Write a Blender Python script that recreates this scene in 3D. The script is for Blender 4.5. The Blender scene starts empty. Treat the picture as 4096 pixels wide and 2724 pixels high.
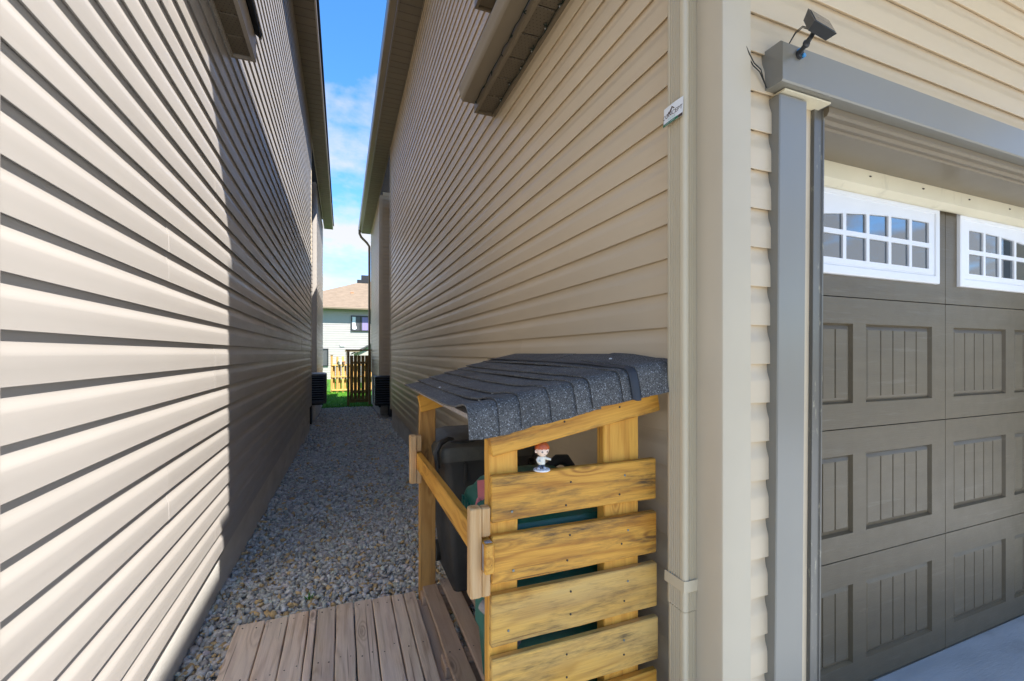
import bpy, math, random
import numpy as np
from mathutils import Vector, Matrix, Quaternion
random.seed(7); RNG = np.random.default_rng(7)
R = math.radians
SC = bpy.context.scene
COL = SC.collection

# ------------------------------------------------------------------ camera, sky, sun, exposure
cam_d = bpy.data.cameras.new('camera'); cam = bpy.data.objects.new('camera', cam_d); COL.objects.link(cam)
cam_d.sensor_width = 36.0; cam_d.lens = 36.0 * 1737.0 / 4096.0
cam_d.shift_y = 52.0 / 4096.0; cam_d.clip_start = 0.02; cam_d.clip_end = 2000
cam.location = (0, 0, 0); cam.rotation_euler = (R(90), 0, R(-21.32))
SC.camera = cam

SUN_TO = Vector((1.0, -1.28, 2.42)).normalized()          # towards the sun
SKY_STRENGTH = 0.105
world = bpy.data.worlds.new('World'); SC.world = world; world.use_nodes = True
wt = world.node_tree; wt.nodes.clear()
def wn(t, **k):
    n = wt.nodes.new(t)
    for a, b in k.items(): setattr(n, a, b)
    return n
wo = wn('ShaderNodeOutputWorld'); wb = wn('ShaderNodeBackground'); wb.inputs['Strength'].default_value = SKY_STRENGTH
sky = wn('ShaderNodeTexSky', sky_type='NISHITA'); sky.sun_disc = False
sky.sun_elevation = math.asin(SUN_TO.z); sky.sun_rotation = math.atan2(SUN_TO.x, SUN_TO.y)
sky.air_density = 0.7; sky.dust_density = 0.0; sky.ozone_density = 1.0
tc = wn('ShaderNodeTexCoord'); sx = wn('ShaderNodeSeparateXYZ'); wt.links.new(tc.outputs['Generated'], sx.inputs[0])
def wm(op, a, b=None, clamp=False):
    n = wn('ShaderNodeMath', operation=op); n.use_clamp = clamp
    for i, v in enumerate((a, b)):
        if v is None: continue
        if isinstance(v, (int, float)): n.inputs[i].default_value = v
        else: wt.links.new(v, n.inputs[i])
    return n.outputs[0]
zc = wm('MAXIMUM', sx.outputs['Z'], 0.0); den = wm('ADD', zc, 0.22)
cx = wm('DIVIDE', sx.outputs['X'], den); cy = wm('DIVIDE', sx.outputs['Y'], den)
cv = wn('ShaderNodeCombineXYZ'); wt.links.new(cx, cv.inputs[0]); wt.links.new(cy, cv.inputs[1]); cv.inputs[2].default_value = 3.7
nz = wn('ShaderNodeTexNoise'); nz.inputs['Scale'].default_value = 2.6; nz.inputs['Detail'].default_value = 9; nz.inputs['Roughness'].default_value = 0.56
wt.links.new(cv.outputs[0], nz.inputs['Vector'])
thr = wn('ShaderNodeMapRange'); wt.links.new(zc, thr.inputs[0])         # clouds are denser towards the horizon
thr.inputs['From Min'].default_value = 0.22; thr.inputs['From Max'].default_value = 0.56
thr.inputs['To Min'].default_value = 0.31; thr.inputs['To Max'].default_value = 0.57
cd = wm('SUBTRACT', nz.outputs['Fac'], thr.outputs[0]); cd = wm('MULTIPLY', cd, 5.0, True)
cd = wm('MULTIPLY', cd, 0.92)
mx = wn('ShaderNodeMix', data_type='RGBA'); wt.links.new(cd, mx.inputs['Factor'])
hs = wn('ShaderNodeHueSaturation'); hs.inputs['Saturation'].default_value = 1.28; hs.inputs['Value'].default_value = 0.62
wt.links.new(sky.outputs[0], hs.inputs['Color'])
wt.links.new(hs.outputs[0], mx.inputs['A']); mx.inputs['B'].default_value = (1.22, 1.19, 1.15, 1)
wt.links.new(mx.outputs['Result'], wb.inputs['Color']); wt.links.new(wb.outputs[0], wo.inputs[0])

sun_d = bpy.data.lights.new('sun', 'SUN'); sun_d.energy = 2.0; sun_d.angle = R(0.53); sun_d.color = (1.0, 0.945, 0.875)
sun = bpy.data.objects.new('sun', sun_d); COL.objects.link(sun)
sun.rotation_euler = (-SUN_TO).to_track_quat('-Z', 'Y').to_euler(); sun.location = SUN_TO * 30
SC.view_settings.view_transform = 'Standard'; SC.view_settings.look = 'None'
SC.view_settings.gamma = 1; SC.view_settings.use_curve_mapping = False
SC.view_settings.exposure = 2.93
SC.render.engine = 'CYCLES'
SC.cycles.max_bounces = 10; SC.cycles.diffuse_bounces = 6; SC.cycles.glossy_bounces = 4

# ------------------------------------------------------------------ materials
def new_mat(name):
    m = bpy.data.materials.new(name); m.use_nodes = True
    nt = m.node_tree; b = nt.nodes['Principled BSDF']
    return m, nt, b
class NT:
    def __init__(s, nt): s.nt = nt
    def n(s, t, **k):
        x = s.nt.nodes.new(t)
        for a, b in k.items(): setattr(x, a, b)
        return x
    def l(s, a, b): s.nt.links.new(a, b)
    def put(s, sock, v):
        if hasattr(v, 'is_output') or isinstance(v, bpy.types.NodeSocket): s.l(v, sock)
        else: sock.default_value = v
    def math(s, op, a, b=0.0, c=None, clamp=False):
        x = s.n('ShaderNodeMath', operation=op); x.use_clamp = clamp
        s.put(x.inputs[0], a); s.put(x.inputs[1], b)
        if c is not None: s.put(x.inputs[2], c)
        return x.outputs[0]
    def mix(s, f, a, b, blend='MIX'):
        x = s.n('ShaderNodeMix', data_type='RGBA', blend_type=blend)
        s.put(x.inputs['Factor'], f)
        s.put(x.inputs['A'], a if isinstance(a, bpy.types.NodeSocket) else tuple(a) + (1,) if len(a) == 3 else a)
        s.put(x.inputs['B'], b if isinstance(b, bpy.types.NodeSocket) else tuple(b) + (1,) if len(b) == 3 else b)
        return x.outputs['Result']
    def coords(s, scale=(1, 1, 1), jitter=True):
        t = s.n('ShaderNodeTexCoord'); v = t.outputs['Object']
        if jitter:
            oi = s.n('ShaderNodeObjectInfo'); w = s.n('ShaderNodeTexWhiteNoise', noise_dimensions='1D')
            s.l(oi.outputs['Random'], w.inputs['W'])
            vm = s.n('ShaderNodeVectorMath', operation='MULTIPLY_ADD'); s.l(w.outputs['Color'], vm.inputs[0])
            vm.inputs[1].default_value = (9, 9, 9); s.l(v, vm.inputs[2]); v = vm.outputs[0]
        mp = s.n('ShaderNodeVectorMath', operation='MULTIPLY'); s.l(v, mp.inputs[0]); mp.inputs[1].default_value = scale
        return mp.outputs[0]
    def noise(s, vec, scale, detail=3, rough=.55, dist=0):
        x = s.n('ShaderNodeTexNoise'); s.l(vec, x.inputs['Vector']); x.inputs['Scale'].default_value = scale
        x.inputs['Detail'].default_value = detail; x.inputs['Roughness'].default_value = rough; x.inputs['Distortion'].default_value = dist
        return x.outputs['Fac']
    def ramp(s, f, lo, hi, a=0.0, b=1.0):
        x = s.n('ShaderNodeMapRange'); x.clamp = True; s.put(x.inputs[0], f)
        x.inputs[1].default_value = lo; x.inputs[2].default_value = hi; x.inputs[3].default_value = a; x.inputs[4].default_value = b
        return x.outputs[0]
    def bump(s, h, strength, dist, b):
        x = s.n('ShaderNodeBump'); x.inputs['Strength'].default_value = strength; x.inputs['Distance'].default_value = dist
        s.l(h, x.inputs['Height']); s.l(x.outputs[0], b.inputs['Normal'])
    def rand(s, lo, hi):
        oi = s.n('ShaderNodeObjectInfo'); return s.ramp(oi.outputs['Random'], 0, 1, lo, hi)

def surf(name, base, rough=.5, spec=.5, var=.12, vscale=(3, 3, 3), bump=0., bscale=(200, 200, 200), bdist=.002, rvar=.06, metal=0., dirt=None):
    m, nt, b = new_mat(name); g = NT(nt)
    v = g.coords(); n1 = g.noise(g.coords(vscale), 1.0, 4)
    f = g.ramp(n1, .25, .75, 1 - var, 1 + var)
    oi = g.rand(1 - rvar, 1 + rvar); f = g.math('MULTIPLY', f, oi)
    c = g.mix(1.0, base, (1, 1, 1)); 
    rgb = g.n('ShaderNodeVectorMath', operation='SCALE'); rgb.inputs[0].default_value = base; g.l(f, rgb.inputs['Scale'])
    colr = rgb.outputs[0]
    if dirt:
        dn = g.noise(g.coords(dirt[1]), 1.0, 6, .65); colr = g.mix(g.ramp(dn, dirt[2], dirt[2] + .14, 0, dirt[3]), colr, dirt[0])
    g.l(colr, b.inputs['Base Color']); b.inputs['Metallic'].default_value = metal
    b.inputs['Specular IOR Level'].default_value = spec
    rn = g.noise(v, 14, 3); g.l(g.ramp(rn, .3, .7, rough * (.97 if rough < .4 else .9), rough * (1.03 if rough < .4 else 1.1)), b.inputs['Roughness'])
    if bump: g.bump(g.noise(g.coords(bscale), 1.0, 3, .6), bump, bdist, b)
    return m

def vinyl(name, base, rough=.42):
    m, nt, b = new_mat(name); g = NT(nt)
    f = g.math('MULTIPLY', g.ramp(g.noise(g.coords((.8, 5, 5)), 1, 4), .3, .7, .95, 1.05), g.rand(.97, 1.03))
    s = g.n('ShaderNodeVectorMath', operation='SCALE'); s.inputs[0].default_value = base; g.l(f, s.inputs['Scale'])
    dn = g.noise(g.coords((.7, 9, 9)), 1, 5, .7)
    c = g.mix(g.ramp(dn, .58, .8, 0, .22), s.outputs[0], (base[0] * .62, base[1] * .58, base[2] * .52))
    g.l(c, b.inputs['Base Color'])
    g.l(g.ramp(g.noise(g.coords((3, 20, 20)), 1, 3), .3, .7, rough * .85, rough * 1.15), b.inputs['Roughness'])
    b.inputs['Specular IOR Level'].default_value = .5
    grain = g.noise(g.coords((7, 170, 170)), 1, 1, .5, .4)
    wave = g.noise(g.coords((.7, .3, .3)), 1, 0)
    h = g.math('MULTIPLY_ADD', wave, 30.0, grain)
    g.bump(h, .05, .0012, b)
    return m

def wood(name, light, dark, stain=(.03, .024, .018), stain_amt=.0, stain_thr=.56, rough=.6, ring=26, grey=None, gamt=0., spec=.3, bumps=.45):
    """boards run along local X"""
    m, nt, b = new_mat(name); g = NT(nt)
    warp = g.noise(g.coords((.9, 6, 6)), 1, 3)
    base = g.coords((1.0, 1.0, 1.0))
    sp = g.n('ShaderNodeSeparateXYZ'); g.l(base, sp.inputs[0])
    # rings: distorted bands across the width make cathedral grain
    yz = g.math('ADD', sp.outputs['Y'], g.math('MULTIPLY', sp.outputs['Z'], .6))
    ph = g.math('MULTIPLY_ADD', warp, .22, yz)
    kn = g.n('ShaderNodeTexVoronoi'); kn.feature = 'F1'; kn.inputs['Scale'].default_value = 1.0
    g.l(g.coords((3.1, 9.5, 9.5)), kn.inputs['Vector'])
    kd = kn.outputs['Distance']
    ph = g.math('ADD', ph, g.math('MULTIPLY', g.math('POWER', g.ramp(kd, 0, .42, 1, 0), 2.0), .12))
    band = g.math('SINE', g.math('MULTIPLY', ph, ring * 6.283))
    band = g.ramp(band, -1, 1, 0, 1); band = g.math('POWER', band, 2.2)
    fine = g.noise(g.coords((7, 210, 210)), 1, 4, .65)
    f = g.math('ADD', g.math('MULTIPLY', band, .55), g.math('MULTIPLY', g.ramp(fine, .35, .68), .52), clamp=True)
    c = g.mix(f, light, dark)
    blot = g.noise(g.coords((2.2, 10, 10)), 1, 4, .6)
    c = g.mix(g.ramp(blot, .35, .7, 0, .5), c, (light[0] * 1.12, light[1] * 1.2, light[2] * 1.5))
    knot = g.ramp(kd, .05, .13, 1, 0)
    c = g.mix(g.math('MULTIPLY', knot, .75), c, (dark[0] * .42, dark[1] * .36, dark[2] * .34))
    rimk = g.math('MULTIPLY', g.ramp(kd, .12, .15, 0, 1), g.ramp(kd, .15, .19, 1, 0))
    c = g.mix(g.math('MULTIPLY', rimk, .45), c, (dark[0] * .6, dark[1] * .55, dark[2] * .5))
    if grey:
        gn = g.noise(g.coords((1.3, 6, 6)), 1, 5, .6); c = g.mix(g.ramp(gn, .38, .66, 0, gamt), c, grey)
    if stain_amt > 0:
        s1 = g.noise(g.coords((2.4, 14, 14)), 1, 6, .72); s2 = g.noise(g.coords((16, 120, 120)), 1, 3, .6)
        sf = g.math('MULTIPLY', g.ramp(s1, stain_thr, stain_thr + .18), g.ramp(s2, .32, .58, .15, 1))
        c = g.mix(g.math('MULTIPLY', sf, stain_amt), c, stain)
    crack = g.noise(g.coords((1.8, 120, 120)), 1, 2, .5)
    c = g.mix(g.ramp(crack, .68, .73, 0, .7), c, (dark[0] * .3, dark[1] * .28, dark[2] * .4))
    sc = g.n('ShaderNodeVectorMath', operation='SCALE'); g.l(c, sc.inputs[0]); g.l(g.rand(.86, 1.12), sc.inputs['Scale'])
    g.l(sc.outputs[0], b.inputs['Base Color'])
    b.inputs['Specular IOR Level'].default_value = spec
    g.l(g.ramp(blot, .3, .7, rough * .8, min(1, rough * 1.2)), b.inputs['Roughness'])
    g.bump(g.math('ADD', f, g.math('MULTIPLY', knot, -.8)), bumps, .0015, b)
    return m

M = {}
M['vinyl_taupe'] = vinyl('taupe_vinyl', (.365, .34, .312), .36)
M['vinyl_tan'] = vinyl('tan_vinyl', (.605, .485, .325), .38)
M['trim_beige'] = surf('beige_trim', (.52, .44, .31), .38, .5, .05, rvar=.02)
M['spout'] = surf('downspout_enamel', (.56, .475, .32), .33, .5, .05, (1, 1, 2), rvar=.02)
M['soffit'] = surf('brown_soffit', (.15, .12, .08), .5, .4, .06, rvar=.05)
M['fascia'] = surf('fascia_metal', (.19, .152, .10), .38, .5, .06, rvar=.02)
M['fascia_left'] = surf('taupe_fascia_metal', (.33, .285, .23), .4, .5, .06)
M['gutter'] = surf('gutter_enamel', (.21, .17, .115), .32, .5, .06)
M['concrete'] = surf('foundation_concrete', (.57, .55, .51), .85, .25, .16, (2, 2, 5), .5, (90, 90, 90), .003, dirt=((.22, .20, .17), (1.2, 1.2, 6), .56, .5))
M['driveway'] = surf('driveway_concrete', (.35, .375, .39), .7, .3, .22, (1.5, 7, 3), .4, (30, 160, 100), .003, dirt=((.20, .20, .20), (2, 3, 3), .55, .5))
M['door_paint'] = surf('taupe_door_paint', (.108, .082, .046), .42, .5, .12, (1.2, 2, 14), .55, (12, 160, 210), .0016, rvar=.03, dirt=((.19, .165, .125), (3, 40, 40), .58, .35))
M['door_trim'] = surf('taupe_trim_metal', (.195, .183, .150), .30, .9, .03, rvar=.02)
M['cream'] = surf('cream_vinyl', (.68, .61, .44), .5, .4, .06, dirt=((.35, .30, .2), (8, 8, 2), .62, .5))
M['white_paint'] = surf('white_window_paint', (.80, .80, .80), .4, .5, .03)
M['stop_rubber'] = surf('door_stop_vinyl', (.115, .105, .085), .3, .6, .15, dirt=((.42, .38, .26), (60, 60, 18), .60, .85))
M['black_gap'] = surf('dark_opening', (.012, .012, .012), .9, .1)
M['black_plastic'] = surf('black_bin_plastic', (.042, .042, .040), .5, .4, .25, (4, 4, 4), .2, (300, 300, 300), .001, dirt=((.10, .10, .085), (7, 7, 7), .56, .45))
M['lid_plastic'] = surf('dusty_black_lid_plastic', (.085, .085, .072), .55, .4, .25, (4, 4, 4), .25, (220, 220, 220), .001, dirt=((.13, .125, .10), (7, 7, 7), .5, .6))
M['green_plastic'] = surf('green_bin_plastic', (.016, .14, .10), .38, .5, .2, (5, 5, 5), .15, (150, 150, 150), .001, dirt=((.10, .17, .13), (9, 9, 9), .55, .5))
M['pink_plastic'] = surf('coral_latch_plastic', (.70, .20, .19), .45, .5, .12)
M['solar_black'] = surf('black_lamp_plastic', (.03, .032, .034), .45, .5, .1)
M['solar_cell'] = surf('solar_cell_glass', (.035, .06, .085), .15, .6, .1)
M['blue_plastic'] = surf('blue_anchor_plastic', (.05, .28, .60), .4, .5)
M['ac_dark'] = surf('dark_grey_metal', (.085, .088, .092), .45, .5, .15)
M['ac_panel'] = surf('grey_metal_cap', (.16, .17, .18), .4, .5, .1)
M['ac_black'] = surf('black_metal', (.016, .017, .019), .45, .5, .15)
M['steel'] = surf('screw_steel', (.20, .23, .22), .4, .5, .2, metal=.8)
M['rust'] = surf('nail_rust', (.05, .042, .035), .7, .3)
M['white_toy'] = surf('white_toy_plastic', (.78, .78, .76), .35, .5, .03)
M['cream_toy'] = surf('cream_toy_plastic', (.74, .70, .58), .4, .5, .03)
M['skin_toy'] = surf('skin_toy_plastic', (.78, .58, .44), .4, .5, .03)
M['hair_toy'] = surf('orange_toy_plastic', (.52, .10, .02), .4, .5, .25, (90, 90, 90))
M['navy_toy'] = surf('navy_toy_plastic', (.065, .085, .13), .5, .4, .05)
M['eye_toy'] = surf('black_toy_print', (.015, .012, .015), .4, .4)
M['card'] = surf('white_card_paper', (.80, .81, .80), .5, .4, .02)
M['card_green'] = surf('green_card_print', (.02, .15, .06), .45, .4, .05)
M['card_brown'] = surf('brown_card_print', (.06, .03, .02), .5, .4, .05)
M['card_pale'] = surf('pale_green_card_print', (.55, .72, .64), .5, .4, .05)
M['string'] = surf('white_string', (.75, .74, .68), .8, .2, .1)
M['wire'] = surf('black_wire', (.015, .016, .015), .5, .4)
M['green_wire'] = surf('dark_green_wire', (.016, .028, .020), .5, .4)
M['bulb'] = surf('clear_bulb', (.5, .5, .48), .1, .6)
M['pine'] = wood('yellow_stained_pine', (.74, .365, .05), (.34, .12, .012), stain_amt=.92, stain_thr=.475, stain=(.05, .036, .024), rough=.5, gamt=0., grey=(.5, .38, .2))
M['pine_pale'] = wood('faded_yellow_pine', (.75, .41, .075), (.40, .175, .02), stain_amt=.9, stain_thr=.50, stain=(.06, .045, .03), rough=.55, grey=(.62, .47, .21), gamt=.5)
M['pine_raw'] = wood('raw_pine', (.66, .43, .20), (.50, .26, .08), rough=.55, stain_amt=.0)
M['pine_orange'] = wood('orange_pine', (.70, .36, .055), (.46, .18, .018), rough=.5, stain_amt=.35, stain_thr=.62)
M['post_aged'] = wood('weathered_post_wood', (.50, .27, .075), (.32, .14, .03), rough=.6, stain_amt=.55, stain_thr=.52, stain=(.12, .10, .085))
M['grey_wood'] = wood('grey_end_wood', (.36, .32, .28), (.24, .20, .17), rough=.75)
M['deck'] = wood('weathered_deck_wood', (.78, .58, .385), (.42, .26, .155), rough=.75, ring=30, grey=(.66, .54, .39), gamt=.5, stain_amt=.35, stain_thr=.6, stain=(.10, .075, .055), bumps=.6)
M['pallet'] = wood('brown_pallet_wood', (.50, .33, .20), (.34, .20, .11), rough=.75, grey=(.42, .33, .25), gamt=.6, stain_amt=.5, stain_thr=.57, stain=(.07, .05, .035))
M['gate_wood'] = wood('brown_fence_wood', (.27, .16, .05), (.17, .09, .028), rough=.7)
M['fence_wood'] = wood('golden_fence_wood', (.62, .38, .12), (.46, .24, .06), rough=.6)
M['rear_siding'] = surf('pale_blue_siding', (.36, .35, .33), .55, .4, .03)
M['rear_siding_low'] = surf('cream_white_siding', (.40, .385, .35), .55, .4, .03)
M['tan_shingle'] = surf('tan_roof_shingle', (.20, .155, .112), .9, .2, .16, (2.5, 2.5, 9), .5, (25, 25, 25), .01)
M['dark_shingle_far'] = surf('charcoal_roof_shingle', (.03, .03, .032), .95, .2, .3, (20, 20, 20), .4, (90, 90, 90), .004)
M['dark_frame'] = surf('dark_window_frame', (.035, .037, .042), .45, .4)
M['curtain_purple'] = surf('purple_curtain', (.26, .22, .42), .8, .2, .3, (14, 1, .4))
M['curtain_white'] = surf('white_curtain', (.70, .74, .76), .8, .2, .15, (14, 1, .4))
M['lawn'] = surf('lawn_soil_green', (.05, .15, .015), .95, .1, .3, (4, 4, 4))
M['grass'] = surf('grass_blades', (.09, .27, .018), .6, .3, .35, (9, 9, 9))
M['earth'] = surf('earth_ground', (.16, .14, .11), .95, .1, .3, (.5, .5, .5))
M['hedge'] = surf('hedge_leaves', (.035, .09, .02), .6, .3, .4, (6, 6, 6))
M['pot'] = surf('white_pot', (.75, .75, .72), .5, .4)
M['clay'] = surf('clay_pot', (.42, .22, .12), .7, .3)

def glass_mat():
    m, nt, b = new_mat('window_glass'); b.inputs['Base Color'].default_value = (.014, .035, .055, 1)
    b.inputs['Roughness'].default_value = .02; b.inputs['Specular IOR Level'].default_value = 1.0; b.inputs['IOR'].default_value = 2.0
    g = NT(nt); g.bump(g.noise(g.coords((2, 2, 2)), 1, 2), .02, .01, b)
    return m
M['glass'] = glass_mat()

def perforated():
    m, nt, b = new_mat('perforated_soffit'); g = NT(nt)
    c = g.coords((1, 1, 1), False); v = g.n('ShaderNodeVectorMath', operation='SCALE'); g.l(c, v.inputs[0]); v.inputs['Scale'].default_value = 1 / .021
    sp = g.n('ShaderNodeSeparateXYZ'); g.l(v.outputs[0], sp.inputs[0])
    row = g.math('MODULO', g.math('FLOOR', g.math('ADD', sp.outputs['Y'], 200.0)), 2.0)
    xx = g.math('ADD', sp.outputs['X'], g.math('MULTIPLY', row, .5))
    fx = g.math('SUBTRACT', g.math('FRACT', g.math('ADD', xx, 200.0)), .5); fy = g.math('SUBTRACT', g.math('FRACT', g.math('ADD', sp.outputs['Y'], 200.0)), .5)
    d = g.math('SQRT', g.math('ADD', g.math('MULTIPLY', fx, fx), g.math('MULTIPLY', fy, fy)))
    hole = g.ramp(d, .10, .15, 1, 0)
    c2 = g.mix(hole, (.14, .112, .073), (.02, .016, .012)); g.l(c2, b.inputs['Base Color']); b.inputs['Roughness'].default_value = .5
    g.bump(hole, -.4, .002, b)
    return m
M['perforated'] = perforated()

def shingle_mat():
    m, nt, b = new_mat('granule_shingle'); g = NT(nt)
    def vor(scale, seed):
        x = g.n('ShaderNodeTexVoronoi'); c = g.coords((1, 1, 1)); g.l(c, x.inputs['Vector']); x.inputs['Scale'].default_value = scale
        w = g.n('ShaderNodeTexWhiteNoise', noise_dimensions='3D'); g.l(x.outputs['Color'], w.inputs[0]); return w.outputs['Value'], x.outputs['Distance']
    a, da = vor(430, 0); 
    c = g.mix(g.ramp(a, .0, .8), (.036, .034, .030), (.13, .122, .108))
    c = g.mix(g.ramp(a, .92, .95), c, (.30, .30, .29))
    big = g.noise(g.coords((6, 6, 6)), 1, 4); sc = g.n('ShaderNodeVectorMath', operation='SCALE'); g.l(c, sc.inputs[0]); g.l(g.ramp(big, .3, .7, .75, 1.25), sc.inputs['Scale'])
    g.l(sc.outputs[0], b.inputs['Base Color']); b.inputs['Roughness'].default_value = .8
    g.bump(a, .5, .0015, b)
    return m
M['shingle'] = shingle_mat()
M['tar'] = surf('tar_strip', (.045, .05, .058), .55, .4, .2)
def stone_mat():
    m, nt, b = new_mat('gravel_stone'); g = NT(nt)
    a = g.n('ShaderNodeAttribute'); a.attribute_name = 'stone'
    n = g.noise(g.coords((60, 60, 60)), 1, 4, .6); sc = g.n('ShaderNodeVectorMath', operation='SCALE'); g.l(a.outputs['Color'], sc.inputs[0]); g.l(g.ramp(n, .3, .7, .8, 1.2), sc.inputs['Scale'])
    g.l(sc.outputs[0], b.inputs['Base Color']); b.inputs['Roughness'].default_value = .85
    g.bump(n, .3, .003, b)
    return m
M['stone'] = stone_mat()
M['gravel_base'] = surf('gravel_bed', (.30, .285, .25), .95, .2, .4, (40, 40, 40), .8, (90, 90, 90), .02)

# ------------------------------------------------------------------ geometry helpers
WM = {}
class MB:
    def __init__(s): s.v = []; s.f = []; s.mi = []
    def add(s, vs, fs, mi=0):
        o = len(s.v); s.v += [tuple(p) for p in vs]; s.f += [tuple(i + o for i in q) for q in fs]; s.mi += [mi] * len(fs); return s
    def box(s, x0, x1, y0, y1, z0, z1, mi=0):
        vs = [(x0, y0, z0), (x1, y0, z0), (x1, y1, z0), (x0, y1, z0), (x0, y0, z1), (x1, y0, z1), (x1, y1, z1), (x0, y1, z1)]
        return s.add(vs, [(0, 3, 2, 1), (4, 5, 6, 7), (0, 1, 5, 4), (1, 2, 6, 5), (2, 3, 7, 6), (3, 0, 4, 7)], mi)
    def hexa(s, p, mi=0):
        return s.add(p, [(0, 3, 2, 1), (4, 5, 6, 7), (0, 1, 5, 4), (1, 2, 6, 5), (2, 3, 7, 6), (3, 0, 4, 7)], mi)
    def quad(s, a, b, c, d, mi=0): return s.add([a, b, c, d], [(0, 1, 2, 3)], mi)
    def prism(s, prof, axis, a0, a1, mi=0, caps=True):
        """prof: 2D points in the other two axes (order x,y,z without axis)"""
        def p3(q, a):
            return (a, q[0], q[1]) if axis == 0 else (q[0], a, q[1]) if axis == 1 else (q[0], q[1], a)
        n = len(prof); vs = [p3(q, a0) for q in prof] + [p3(q, a1) for q in prof]
        fs = [(i, (i + 1) % n, n + (i + 1) % n, n + i) for i in range(n)]
        if caps: fs += [tuple(range(n))[::-1], tuple(range(n, 2 * n))]
        return s.add(vs, fs, mi)
    def tube(s, pts, r, n=8, mi=0, caps=True):
        pts = [Vector(p) for p in pts]; rs = r if isinstance(r, (list, tuple)) else [r] * len(pts)
        vs = []; up = None
        for i, p in enumerate(pts):
            d = (pts[min(i + 1, len(pts) - 1)] - pts[max(i - 1, 0)]).normalized()
            if up is None: up = d.orthogonal().normalized()
            up = (up - d * up.dot(d)); up = up.normalized() if up.length > 1e-6 else d.orthogonal().normalized()
            b = d.cross(up)
            for k in range(n):
                a = 2 * math.pi * k / n; vs.append(p + (up * math.cos(a) + b * math.sin(a)) * rs[i])
        fs = []
        for i in range(len(pts) - 1):
            for k in range(n):
                fs.append((i * n + k, i * n + (k + 1) % n, (i + 1) * n + (k + 1) % n, (i + 1) * n + k))
        if caps: fs += [tuple(range(n))[::-1], tuple(range((len(pts) - 1) * n, len(pts) * n))]
        return s.add(vs, fs, mi)
    def lathe(s, prof, c=(0, 0, 0), n=16, mi=0, sy=1.0):
        vs = []; 
        for r, z in prof:
            for k in range(n):
                a = 2 * math.pi * k / n; vs.append((c[0] + r * math.cos(a), c[1] + r * math.sin(a) * sy, c[2] + z))
        fs = [(i * n + k, i * n + (k + 1) % n, (i + 1) * n + (k + 1) % n, (i + 1) * n + k) for i in range(len(prof) - 1) for k in range(n)]
        fs += [tuple(range(n))[::-1], tuple(range((len(prof) - 1) * n, len(prof) * n))]
        return s.add(vs, fs, mi)
    def ball(s, c, r, n=14, m=9, mi=0, f=None):
        r = r if isinstance(r, (tuple, list)) else (r, r, r); vs = [(c[0], c[1], c[2] - r[2])]
        for j in range(1, m):
            t = math.pi * j / m
            for k in range(n):
                a = 2 * math.pi * k / n
                vs.append((c[0] + r[0] * math.sin(t) * math.cos(a), c[1] + r[1] * math.sin(t) * math.sin(a), c[2] - r[2] * math.cos(t)))
        vs.append((c[0], c[1], c[2] + r[2]))
        if f: vs = [f(Vector(p)) for p in vs]
        fs = [(0, 1 + (k + 1) % n, 1 + k) for k in range(n)]
        for j in range(m - 2):
            for k in range(n):
                a = 1 + j * n; fs.append((a + k, a + (k + 1) % n, a + n + (k + 1) % n, a + n + k))
        L = len(vs) - 1; a = 1 + (m - 2) * n
        fs += [(a + k, a + (k + 1) % n, L) for k in range(n)]
        return s.add(vs, fs, mi)
    def mesh(s, name, mats, smooth=None, center=(0, 0, 0)):
        me = bpy.data.meshes.new(name); c = Vector(center)
        me.from_pydata([tuple(Vector(p) - c) for p in s.v], [], s.f)
        for m in (mats if isinstance(mats, (list, tuple)) else [mats]): me.materials.append(m)
        if any(s.mi): me.polygons.foreach_set('material_index', s.mi)
        me.update()
        import bmesh
        bm = bmesh.new(); bm.from_mesh(me); bmesh.ops.recalc_face_normals(bm, faces=bm.faces); bm.to_mesh(me); bm.free()
        if smooth is not None:
            me.shade_smooth(); me.set_sharp_from_angle(angle=R(smooth))
        return me

def link(name, me, world_m, parent=None, **props):
    o = bpy.data.objects.new(name, me); COL.objects.link(o); WM[o] = world_m
    if parent is not None:
        o.parent = parent; o.matrix_basis = WM[parent].inverted() @ world_m
    else: o.matrix_basis = world_m
    for k, v in props.items(): o[k] = v
    return o
def thing(name, label, cat, loc=(0, 0, 0), group=None):
    o = link(name, None, Matrix.Translation(loc)); o.empty_display_size = .1
    o['label'] = label; o['category'] = cat
    if group: o['group'] = group
    return o
def obj(name, mb, mats, parent=None, smooth=None, **props):
    a = np.array(mb.v); c = (a.min(0) + a.max(0)) / 2
    me = mb.mesh(name, mats, smooth, c)
    return link(name, me, Matrix.Translation(c), parent, **props)
def tag(o, label, cat, group=None):
    o['label'] = label; o['category'] = cat
    if group: o['group'] = group
    return o
def structure(name, mb, mats, smooth=None): return obj(name, mb, mats, None, smooth, kind='structure')

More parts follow.
